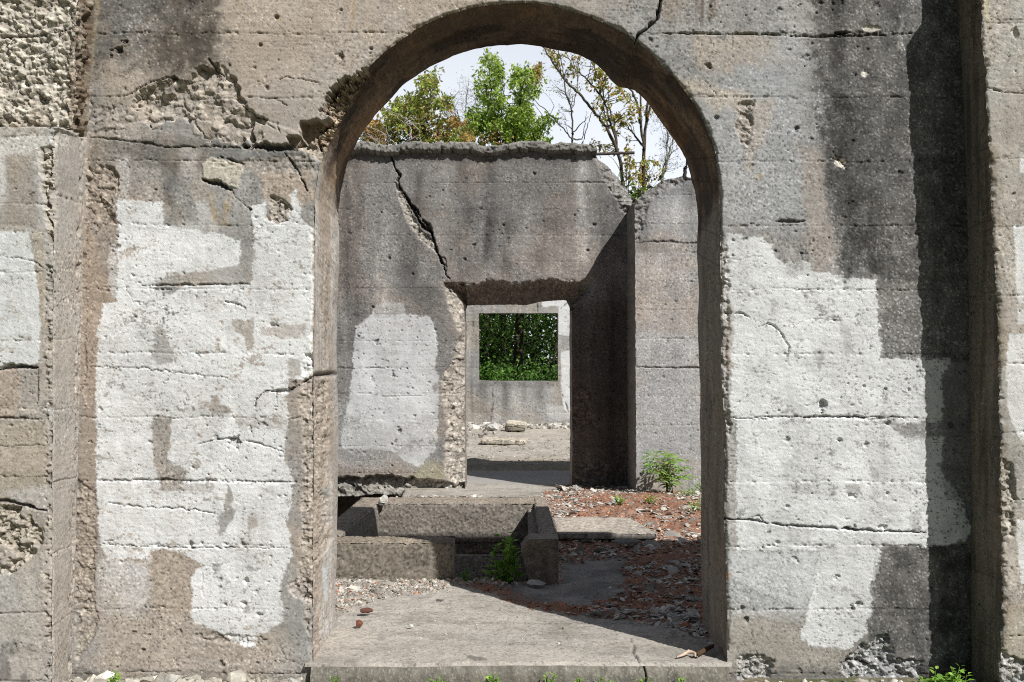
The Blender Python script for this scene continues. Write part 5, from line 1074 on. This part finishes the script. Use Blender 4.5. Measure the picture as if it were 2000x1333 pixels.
# broken slabs in the far room
def chunk(name, label, cat, u, v, z, dx, dy, dz, col, seed, rot=0, tilt=0, zc=None):
    x, y = at(u, v, z); mb = MB(); block(mb, -dx / 2, dx / 2, -dy / 2, dy / 2, 0, dz, seed, col, .012, .03, st=.02); o = mb.build(name, attr_mat('concrete'))
    o.location = (x, y, z + (zc or 0)); o.rotation_euler = (tilt, tilt * .6, rot); o['kind'] = 'thing'; return tag(o, label, cat)
chunk('concrete_slab', 'long broken concrete slab lying flat in the far room, its end dark', 'slab', 985, 866, -.03, .74, .34, .075, (.44, .41, .35), 3, -.12, .03)
chunk('concrete_slab', 'dark squared slab lying under another at the foot of the window wall', 'slab', 1006, 841, -.02, .36, .30, .07, (.22, .20, .16), 4, .1)
chunk('concrete_slab', 'pale slab leaning on top of the dark one below the window', 'slab', 1008, 841, -.02, .38, .28, .07, (.46, .43, .37), 5, -.1, .16, .09)
# thin plate of screed lying behind the arch, right of the basin
mb = MB(); x, y = at(1180, 1030, .03); block(mb, .31, 1.10, 3.20, 3.95, -.03, .022, 4, (.36, .335, .30), .006, .02, x0b=.30, x1b=.98, st=.015); o = mb.build('floor_plate', attr_mat('concrete')); o['kind'] = 'thing'; tag(o, 'thin flat plate of pale concrete lying in red rubble right of the basin', 'slab')
# broken bit of bark-stripped wood
x0_, y0_ = at(1322, 1283, .01); x1_, y1_ = at(1345, 1272, .02); x2_, y2_ = at(1360, 1277, .02); x3_, y3_ = at(1392, 1262, .02)
st = thing('stick', 'short dry broken stick with one pale barkless end on the threshold by the right jamb', 'stick', None, (x1_, y1_, 0))
mb = MB(); tube(mb, [(x2_, y2_, .014), ((x2_ + x3_) / 2, (y2_ + y3_) / 2, .018), (x3_, y3_, .020)], [.011, .012, .009], (.085, .05, .03), 8); mb.build('bark', attr_mat('wood', nscale=60, amt=.3), st)
mb = MB(); tube(mb, [(x0_, y0_, .008), ((x0_ + x1_) / 2, (y0_ + y1_) / 2 - .004, .012), (x1_, y1_, .018), (x1_ + .02, y1_ - .012, .016), (x2_, y2_, .014)], [.004, .007, .010, .008, .010], (.60, .46, .36), 8); tube(mb, [(x1_ + .022, y1_ - .012, .014), (x1_ + .034, y1_ - .045, .006)], [.006, .002], (.55, .42, .33), 6); mb.build('bare_wood', attr_mat('wood'), st)
# ================================================================== PLANTS AND TREES
M_LEAF = attr_mat('leaf', rough=.55, bump=0, spec=.35, amt=.12, trans=.42, nscale=9)
M_BARK = attr_mat('bark', rough=.9, bump=.4, nscale=40, amt=.3)
def norm(a): return a / (np.linalg.norm(a, axis=-1, keepdims=True) + 1e-9)
def leaves(mb, P, D, Nn, Ln, Wd, C, full=False):
    """leaf blades: base P, direction D, face normal Nn"""
    D = norm(D); S = norm(np.cross(D, Nn)); Nn = np.cross(S, D); L1 = Ln[:, None]; W1 = Wd[:, None]
    if full:
        v = np.stack([P, P + D * L1 * .35 - S * W1 * .46 + Nn * W1 * .12, P + D * L1 * .70 - S * W1 * .34 + Nn * W1 * .06 - Nn * L1 * .04, P + D * L1 - Nn * L1 * .14, P + D * L1 * .70 + S * W1 * .34 + Nn * W1 * .06 - Nn * L1 * .04, P + D * L1 * .35 + S * W1 * .46 + Nn * W1 * .12, P + D * L1 * .35, P + D * L1 * .70 - Nn * L1 * .05], 1)
        f = np.array([(0, 6, 1), (1, 6, 7), (1, 7, 2), (2, 7, 3), (0, 5, 6), (5, 7, 6), (5, 4, 7), (4, 3, 7)])
    else:
        v = np.stack([P, P + D * L1 * .5 - S * W1 * .5 + Nn * W1 * .15, P + D * L1 - Nn * L1 * .1, P + D * L1 * .5 + S * W1 * .5 + Nn * W1 * .15], 1); f = np.array([(0, 2, 1), (0, 3, 2)])
    k = v.shape[1]; F = f[None] + (np.arange(len(P)) * k)[:, None, None]; mb.add(v.reshape(-1, 3), F.reshape(-1, 3), np.repeat(C[:, None], k, 1).reshape(-1, 3), False)
def curve(a, b, rs, n=7, sag=.12, up=0.):
    a = np.asarray(a, float); b = np.asarray(b, float); t = np.linspace(0, 1, n)[:, None]; l = np.linalg.norm(b - a); o = rs.randn(3) * l * sag; return a * (1 - t) + b * t + np.sin(t * math.pi) * (o + np.array([0, 0, up * l])) + rs.randn(n, 3) * l * .012 * np.sin(t * math.pi)
def tree(name, label, group, d, stems, clusters, lsize, pal, seed, nleaf=16, crad=.22, spread=.9, twig=(.05, .04, .033), bark=(.085, .07, .055), rtrunk=.05, base_px=None, twigr=.006, conn=True):
    """stems: polylines in picture px at distance d (trunks start on the ground); clusters: (polygon px, count) leaf sprays, each hung on a branch"""
    rs = np.random.RandomState(seed); ztop = 0
    base = np.array([(stems[0][0][0] - VU) * d / FPX, d - D0, -.1]); root = thing(name, label, 'tree', group, tuple(base)); mt = MB(); skel = []
    for i, st in enumerate(stems):
        u = np.array([p[0] for p in st], float); v = np.array([p[1] for p in st], float); x, y, z = world_pt(u, v, d); yo = np.cumsum(rs.randn(len(st)) * .12); P = np.stack([x, y + yo, z], 1)
        if i == 0: P = np.vstack([[base + (0, 0, 0)], P * [1, 0, 0] * .5 + base * [.5, 1, 0] + P * [0, 0, .5] + 0, P])[[0] + list(range(2 + 0, 2 + len(P) - 1)) * 0 + list(range(1 + len(P), 1 + 2 * len(P)))]
        elif isinstance(skel, list) and len(skel):
            A = np.concatenate(skel); lower = A[A[:, 2] < P[0, 2] + .1]
            if len(lower): j = lower[np.argmin(np.linalg.norm(lower - P[0], axis=1))]; P = np.vstack([[j], P])
        t = np.linspace(0, 1, len(P)); tt = np.linspace(0, 1, len(P) * 5); Q = np.stack([np.interp(tt, t, P[:, k]) for k in range(3)], 1); 
        for _ in range(3): Q[1:-1] = (Q[:-2] + Q[2:] + 2 * Q[1:-1]) / 4
        Q[1:-1] += rs.randn(len(Q) - 2, 3) * .012
        r0 = rtrunk * (1 if i == 0 else .62); tube(mt, Q, np.linspace(r0, r0 * .28, len(Q)), bark, 6); skel.append(Q)
    A = np.concatenate(skel); ml = MB(); P_, D_, N_, L_, W_, C_ = [], [], [], [], [], []
    for poly, cnt, *opt in clusters:
        pal_ = opt[0] if opt else pal; p = np.asarray(poly, float); lo, hi = p.min(0), p.max(0); got = 0; it = 0
        while got < cnt and it < cnt * 60:
            it += 1; q = lo + (hi - lo) * rs.rand(2)
            if not inside(np.array([q[0]]), np.array([q[1]]), poly)[0]: continue
            dd = d + rs.uniform(-spread, spread); cx, cy, cz = [float(k) for k in world_pt(q[0], q[1], dd)]; c = np.array([cx, cy, cz]); got += 1
            if conn:
                low = A[A[:, 2] < cz - .05]; 
                if len(low): 
                    dist = np.linalg.norm((low - c) * [1, 1, .8], axis=1); k0 = np.argsort(dist)[:6]; j = low[rs.choice(k0)]
                    if rs.rand() < .9: tube(mt, curve(j, c, rs, 6, .10, .08), np.linspace(twigr * 1.8, twigr * .6, 6), twig, 4, False)
            nl = max(0, int(nleaf * (.6 + .8 * rs.rand()))); hue = rs.rand()
            ax = norm(rs.randn(3) * [1, 1, .5] + [0, 0, .45]); 
            for s_ in range(3):
                e = c + norm(rs.randn(3)) * crad * (.6 + .6 * rs.rand()); tube(mt, np.stack([c - ax * crad * .4, (c + e) / 2, e]), [twigr * .7, twigr * .5, twigr * .3], twig, 3, False)
                m = nl // 3; t = rs.rand(m, 1) * .9 + .15; pp = c * (1 - t) + e * t + rs.randn(m, 3) * crad * .22
                P_.append(pp); D_.append(rs.randn(m, 3) + [0, 0, -.25]); N_.append(rs.randn(m, 3) * .7 + [.1, -.3, .8]); L_.append(lsize * (.65 + .6 * rs.rand(m))); W_.append(lsize * (.42 + .3 * rs.rand(m)))
                C_.append(np.clip(colours(rs, m, pal_) * (.75 + .5 * hue), .01, .8))
    mt.build('trunk', M_BARK, root)
    if sum(len(q) for q in P_): leaves(ml, np.concatenate(P_), np.concatenate(D_), np.concatenate(N_), np.concatenate(L_), np.concatenate(W_), np.concatenate(C_)); ml.build('crown', M_LEAF, root)
    return root
GREEN = [(4, (.38, .54, .09)), (3, (.50, .66, .15)), (2, (.24, .38, .06)), (1, (.60, .72, .24))]
OLIVE = [(4, (.36, .42, .09)), (3, (.46, .52, .13)), (2, (.22, .27, .06)), (1, (.48, .33, .10))]
RUST = [(3, (.52, .27, .10)), (3, (.44, .30, .09)), (3, (.38, .38, .10)), (1, (.60, .36, .14))]
YELL = [(4, (.52, .43, .08)), (2, (.38, .42, .08)), (2, (.46, .25, .06)), (2, (.25, .30, .06))]
G_ = 'trees rising behind the ruin'
tree('leafy_tree', 'bright green leafy tree with two upright tops above the doorway wall', G_, 27.,
     [[(925, 330), (920, 270), (960, 200), (955, 120)], [(965, 310), (972, 250), (985, 190), (975, 130)], [(1000, 320), (1010, 240), (1022, 180), (1015, 140)], [(1040, 320), (1050, 270), (1070, 240)], [(900, 320), (880, 280), (850, 260)]],
     [([(935, 150), (943, 108), (962, 103), (980, 118), (985, 150), (978, 165), (985, 200), (975, 260), (925, 260), (915, 235), (938, 190)], 80), ([(998, 170), (1005, 135), (1022, 124), (1048, 140), (1052, 165), (1040, 200), (1046, 260), (990, 262), (988, 215), (1000, 195)], 76),
      ([(905, 240), (990, 225), (1045, 220), (1075, 232), (1090, 255), (1070, 268), (1085, 290), (1060, 320), (840, 330), (850, 285), (880, 262)], 150), ([(940, 255), (1060, 258), (1060, 300), (960, 300)], 30, RUST), ([(1035, 140), (1054, 135), (1056, 160), (1042, 158)], 6, RUST)],
     .115, GREEN, 3, 34, .21, 1.0, rtrunk=.055)
tree('maple_tree', 'broad tree with mixed olive and rusty orange leaves behind the doorway wall, left', G_, 22.,
     [[(700, 420), (760, 330), (800, 268), (840, 200), (850, 150)], [(830, 268), (800, 240), (760, 222), (740, 214)], [(836, 275), (880, 262), (910, 240)], [(780, 280), (740, 255), (700, 262)], [(720, 285), (700, 262), (680, 250)]],
     [([(745, 225), (790, 190), (830, 162), (850, 140), (856, 160), (848, 180), (858, 195), (842, 205), (800, 215), (780, 235)], 46), ([(690, 290), (720, 255), (760, 235), (830, 215), (850, 240), (820, 290)], 36), ([(850, 190), (880, 200), (876, 215), (860, 208)], 7),
      ([(800, 212), (870, 215), (905, 240), (925, 262), (915, 300), (830, 300), (800, 250)], 36, RUST), ([(820, 225), (900, 245), (925, 262), (915, 300), (800, 300)], 30), ([(715, 255), (745, 245), (750, 290), (712, 290)], 24, RUST), ([(700, 300), (930, 290), (930, 320), (690, 320)], 50)],
     .105, OLIVE, 5, 30, .20, .9, rtrunk=.06, bark=(.16, .14, .12), twig=(.10, .085, .07))
# bare sunlit boughs in front of it
tree('dead_tree', 'bare pale grey branches reaching through the rusty leaved tree at the left', G_, 20.6,
     [[(690, 420), (700, 340), (745, 300), (830, 268), (800, 244), (760, 222), (744, 214)], [(800, 244), (775, 225), (750, 205)], [(790, 238), (820, 242), (858, 240)], [(780, 290), (745, 258), (715, 252), (700, 250)], [(790, 232), (812, 236), (840, 236)], [(745, 285), (720, 262), (690, 258)]],
     [([(700, 250), (760, 240), (760, 280), (700, 290)], 10)], .05, OLIVE, 8, 0, .3, .4, rtrunk=.022, bark=(.40, .36, .32), twig=(.34, .30, .26), twigr=.006)
tree('slender_tree', 'slender dark tree with sparse yellow leaves leaning left above the iron bar', G_, 25.,
     [[(1225, 400), (1211, 312), (1187, 254), (1158, 219), (1126, 184), (1099, 160), (1070, 120), (1045, 80)], [(1205, 277), (1181, 201), (1175, 163), (1158, 125), (1150, 90)], [(1208, 300), (1200, 230), (1188, 190), (1200, 150)], [(1181, 201), (1150, 165), (1120, 140), (1105, 110)], [(1175, 163), (1195, 130), (1200, 90)], [(1187, 254), (1178, 225), (1177, 200)]],
     [([(1055, 100), (1180, 105), (1220, 150), (1230, 210), (1170, 200), (1100, 150)], 46), ([(1150, 190), (1240, 190), (1240, 300), (1195, 260)], 22), ([(1200, 290), (1240, 300), (1270, 360), (1230, 360)], 16), ([(1155, 280), (1190, 282), (1186, 300), (1160, 298)], 7)],
     .105, YELL, 9, 14, .16, .6, rtrunk=.055)
tree('slender_tree', 'dark forked trunk with yellow green leaf tufts low down, right of the iron bar', G_, 26.,
     [[(1262, 420), (1260, 350), (1257, 295), (1265, 213), (1262, 150), (1255, 100)], [(1257, 295), (1249, 219), (1234, 178), (1205, 140), (1195, 100)], [(1258, 290), (1240, 262), (1225, 240)], [(1264, 230), (1270, 200), (1275, 160)], [(1249, 240), (1250, 190), (1252, 150)]],
     [([(1225, 310), (1290, 305), (1300, 340), (1280, 380), (1240, 375)], 26), ([(1210, 130), (1260, 140), (1290, 220), (1240, 230)], 12), ([(1200, 220), (1240, 240), (1230, 280), (1205, 270)], 8)],
     .10, YELL, 10, 16, .17, .6, rtrunk=.075)
tree('thin_tree', 'thin bare sapling with upright twigs over the right end of the doorway wall', G_, 24.,
     [[(1118, 330), (1118, 286), (1118, 216), (1105, 192), (1101, 149), (1095, 120), (1080, 90)], [(1118, 216), (1126, 180), (1130, 150)], [(1118, 277), (1091, 248), (1067, 225), (1035, 198), (1020, 150)], [(1120, 300), (1137, 286), (1148, 242), (1155, 219), (1175, 198)], [(1140, 270), (1143, 240), (1146, 215)], [(1118, 262), (1140, 240), (1150, 232)]],
     [([(1040, 95), (1120, 95), (1140, 180), (1090, 190)], 26), ([(1060, 190), (1110, 190), (1110, 260), (1080, 250)], 8)], .06, OLIVE, 12, 5, .22, .5, rtrunk=.032, twigr=.0045)
tree('pale_trunk_tree', 'pair of pale leaning trunks seen under the right side of the arch', G_, 30.,
     [[(1285, 400), (1294, 345), (1307, 300), (1316, 270), (1330, 220)], [(1290, 350), (1300, 305), (1303, 250)], [(1300, 320), (1310, 300), (1325, 290)]],
     [([(1270, 180), (1340, 250), (1345, 330), (1285, 330)], 46)], .05, [(1, (.22, .24, .14))], 13, 12, .3, .8, rtrunk=.06, bark=(.22, .22, .17), twigr=.004)
tree('hazy_tree', 'faint grey twiggy tree far behind, left of the bright green tree', G_, 44.,
     [[(905, 330), (905, 260), (910, 200), (915, 160)], [(905, 280), (890, 220), (880, 190)], [(908, 250), (930, 200), (935, 170)]],
     [([(860, 190), (885, 165), (905, 152), (935, 150), (950, 190), (940, 260), (880, 250)], 70)], .055, [(1, (.20, .20, .19))], 14, 16, .5, 1.0, rtrunk=.05, bark=(.2, .19, .18), twig=(.2, .19, .18), twigr=.005)
tree('dark_trunk_tree', 'dark trunk just showing over the stub wall at its right', G_, 23., [[(1336, 400), (1337, 342), (1340, 318), (1352, 270)], [(1338, 330), (1360, 290), (1380, 260)]], [([(1345, 200), (1420, 200), (1420, 300), (1360, 300)], 20)], .09, OLIVE, 15, 14, .25, .7, rtrunk=.075, bark=(.05, .045, .04))
# woodland seen through the window
rs = np.random.RandomState(21)
WOOD = [(4, (.11, .21, .04)), (3, (.17, .30, .06)), (2, (.055, .12, .025)), (1, (.28, .42, .09))]
for (u, d, r, lean, lab) in [(1010, 26., .14, .1, 'thick dark trunk standing in the woodland behind the window, near its middle'), (985, 28., .09, -.1, 'thinner trunk left of the thick one in the window'), (1070, 24., .035, .6, 'thin leaning stem at the right of the window opening'), (948, 31., .11, 0, 'far trunk at the left edge of the window opening'), (1040, 33., .10, .1, 'far trunk right of the thick one in the window')]:
    x = (u - VU) * d / FPX; y = d - D0; root = thing('woodland_tree', lab, 'tree', 'woodland trees behind the window', (x, y, -.1)); mt = MB(); ml = MB()
    tube(mt, [(x, y, -.15), (x + lean * .2, y, 1.2), (x + lean * .5 + .03, y, 2.4), (x + lean, y, 4.6)], [r * 1.2, r, r * .9, r * .7], (.05, .038, .03), 10); P = []
    for k in range(14): z = rs.uniform(1.2, 4.4); a = rs.rand() * 6.28; b = np.array([x + lean * z / 4.6 + math.cos(a) * 1.2, y + math.sin(a) * 1.2, z + .6 * rs.rand()]); q = curve((x + lean * z / 4.6, y, z - .2), b, rs, 6, .1); tube(mt, q, np.linspace(r * .2, .006, 6), (.05, .04, .03), 4, False); P.append(q[2:].repeat(26, 0) + rs.randn(4 * 26, 3) * [.25, .25, .16])
    P = np.concatenate(P); n = len(P); leaves(ml, P, rs.randn(n, 3), rs.randn(n, 3) * .5 + [0, 0, 1], .085 * (.6 + .8 * rs.rand(n)), .055 * (.6 + .8 * rs.rand(n)), colours(rs, n, WOOD)); mt.build('trunk', M_BARK, root); ml.build('crown', M_LEAF, root)
ml = MB()
def cloud(n, x, y, z, s, pal, sk=1., ncl=None, r=.35):
    ncl = ncl or max(1, n // 24); c = np.stack([rs.uniform(*x, ncl), rs.uniform(*y, ncl), z[0] + (z[1] - z[0]) * rs.rand(ncl) ** sk], 1); k = rs.randint(0, ncl, n); P = c[k] + rs.randn(n, 3) * [r, r, r * .35]
    leaves(ml, P, rs.randn(n, 3) + [0, -.3, -.2], rs.randn(n, 3) * .45 + [0, -.3, 1], s * (.6 + .8 * rs.rand(n)), s * .6 * (.6 + .8 * rs.rand(n)), colours(rs, n, pal) * (.6 + .7 * (c[k][:, :1] * 7.3 % 1)))
cloud(9000, (-3, 3), (17.3, 19.5), (-.1, 1.1), .09, [(3, (.12, .26, .04)), (2, (.18, .34, .06)), (2, (.06, .14, .02))], 1.0)
cloud(20000, (-4.5, 4.5), (19.5, 24), (-.1, 5.2), .095, WOOD)
cloud(16000, (-6, 6), (25, 29), (-.1, 6.2), .16, [(3, (.03, .07, .012)), (2, (.05, .11, .02))])  # far layers: the wood's deep shade put into dark leaf colours
cloud(12000, (-8, 8), (29, 31), (-.2, 7.0), .30, [(1, (.02, .045, .01))], r=.6)  # darkest backing leaves, shade in their colour too
cloud(4500, (-5.5, 5.5), (16.6, 21), (3.9, 5.0), .17, WOOD, r=.5)  # unseen canopy added overhead to shade the leaves below
tag(ml.build('undergrowth_and_canopy', M_LEAF), 'dense shady green leaves of the wood behind the window wall, with an added unseen shade canopy', 'undergrowth', kind='stuff')

# ---- small plants
def herb(name, label, cat, x, y, z, h, nst, ll, lw, pal, seed, spread=.1, per=9, pin=False, group=None, up=.5, stemc=(.10, .16, .04)):
    rs = np.random.RandomState(seed); root = thing(name, label, cat, group, (x, y, z)); ms = MB(); ml = MB()
    for i in range(nst):
        a = rs.rand() * 6.28; tip = np.array([x + math.cos(a) * spread * rs.rand(), y + math.sin(a) * spread * rs.rand(), z + h * (.55 + .45 * rs.rand())]); q = curve((x + rs.randn() * spread * .15, y + rs.randn() * spread * .15, z - .01), tip, rs, 9, .06, 0.05); tube(ms, q, np.linspace(.0035, .0014, 9) * (1 + h), stemc, 5, False)
        t = np.linspace(.2, 1, per); pp = np.stack([np.interp(t, np.linspace(0, 1, 9), q[:, k]) for k in range(3)], 1)
        if pin:    # pinnate fronds
            for p in pp[::2]:
                b = rs.rand() * 6.28; e = p + np.array([math.cos(b), math.sin(b), .35]) * ll * 2.6; fr_ = curve(p, e, rs, 8, .04, .18); tube(ms, fr_, np.linspace(.0018, .0008, 8), stemc, 4, False); dirn = norm(e - p); sdv = norm(np.cross(dirn, [0, 0, 1.])); m = 8
                for sgn in (-1, 1): leaves(ml, fr_, dirn[None] * .7 + sgn * sdv[None] + rs.randn(m, 3) * .12 + [0, 0, -.25], rs.randn(m, 3) * .2 + [0, 0, 1], ll * (.7 + .4 * rs.rand(m)), lw * (.8 + .4 * rs.rand(m)), colours(rs, m, pal), True)
        else:
            for sgn in range(2):
                m = len(pp); b = np.arange(m) * 2.4 + sgn * 3.14 + rs.rand() * 6; D = np.stack([np.cos(b), np.sin(b), up + 0 * b], 1) + rs.randn(m, 3) * .15; sz = (.7 + .5 * rs.rand(m)) * np.interp(t, [0, .5, 1], [1.05, 1.1, .6])
                leaves(ml, pp + norm(D) * .008, D, np.array([0, 0, 1.]) + rs.randn(m, 3) * .25, ll * sz, lw * sz, colours(rs, m, pal), True)
    ms.build('stem', attr_mat('stem', rough=.7, bump=0, amt=.15), root); ml.build('foliage', M_LEAF, root); return root
FRESH = [(3, (.16, .36, .04)), (2, (.23, .44, .06)), (1, (.10, .26, .03))]
LIME = [(3, (.28, .50, .07)), (2, (.36, .56, .10)), (1, (.18, .38, .05))]
LIME = [(3, (.28, .50, .07)), (2, (.36, .56, .10)), (1, (.18, .38, .05))]
herb('leafy_shrub', 'green broad-leaved shrub growing out of the gap in the basin front kerb', 'plant', -.085, 2.02, -.30, .55, 9, .080, .052, LIME, 3, .10, 11)
herb('leafy_shrub', 'small low shoot in the shaded basin gap, left of the taller shrub', 'plant', -.36, 1.93, -.16, .19, 3, .06, .03, FRESH, 4, .06, 6)
x, y = at(1302, 957, .05); herb('sumac_seedling', 'feathery green seedling at the foot of the stub wall, its shadow beside it', 'plant', x, 5.35, .05, .36, 9, .085, .026, [(3, (.24, .44, .08)), (2, (.33, .52, .12)), (1, (.45, .36, .12))], 5, .12, 8, True)
herb('pit_weed', 'bright small weed in the dark pit left of the basin', 'plant', -1.43, 3.05, -.42, .62, 3, .06, .04, LIME, 6, .10, 7)
for i, (u, v, sd, hh) in enumerate([(1358, 1000, 1, .10), (1344, 975, 2, .12), (1372, 962, 3, .14), (1268, 985, 4, .07), (1210, 985, 5, .05)]):
    x, y = at(u, v, .03); herb('ground_weed', ['low green weed on the red rubble by the right jamb', 'tufted weed in the rubble left of the jamb weeds', 'weed behind the others, close to the stub wall', 'tiny weed among grey chips below the seedling', 'smallest weed in the rubble, nearest the doorway'][i], 'weed', x, y, .04, hh, 5, .05, .014, LIME, 20 + sd, .12, 5, group='weeds in the red rubble')
for i, (u, hh, ll, ns, sp, lb) in enumerate([(1855, .085, .040, 16, .13, 'large clump of bright green weeds at the foot of the dark right pilaster'), (1806, .04, .032, 6, .06, 'low weeds just left of the big clump by the right pilaster'), (1725, .03, .02, 4, .05, 'small seedlings under the right wall'), (1330, .035, .02, 3, .03, 'single seedling at the right end of the step'),
                                     (1180, .03, .018, 4, .03, 'sprout before the step, right of its middle'), (1068, .05, .022, 5, .05, 'leafy sprig before the middle of the step'), (963, .05, .028, 4, .03, 'tallest sprout in front of the step, left of middle'), (855, .02, .018, 5, .04, 'low tuft before the left half of the step'), (652, .05, .02, 3, .02, 'thin grass blade at the left end of the step'), (222, .06, .03, 7, .03, 'weed growing among the pale stones at the left'), (1130, .03, .02, 3, .03, 'tiny sprout between the two middle tufts of the step'), (1258, .03, .02, 4, .03, 'sprout under the crack in the step')]):
    yy = -.20 if i < 3 else (-.10 if i != 9 else -.26); xx = (u - VU) * (yy + D0) / FPX; herb('weed', lb, 'weed', xx, yy, -.09 if i != 9 else -.06, hh + .02, ns, ll, ll * .75, LIME, 40 + i, sp, 4, group='weeds along the foot of the front wall')
# thin grass on the ground before the wall
mg = MB(); n = 2600; x = rs.uniform(-2.6, 2.6, n); y = -.12 - 1.6 * rs.rand(n) ** 1.3; m = vn(x * 3, y * 3, 3) > -.1; x, y = x[m], y[m]; n = len(x); leaves(mg, np.stack([x, y, -.08 + 0 * x], 1), rs.randn(n, 3) * .5 + [0, 0, 1], rs.randn(n, 3), .035 * (.5 + rs.rand(n)), .004 + 0 * x, colours(rs, n, LIME + [(3, (.3, .26, .14))])); tag(mg.build('grass', M_LEAF), 'thin short grass on the ground in front of the wall', 'grass', kind='stuff')
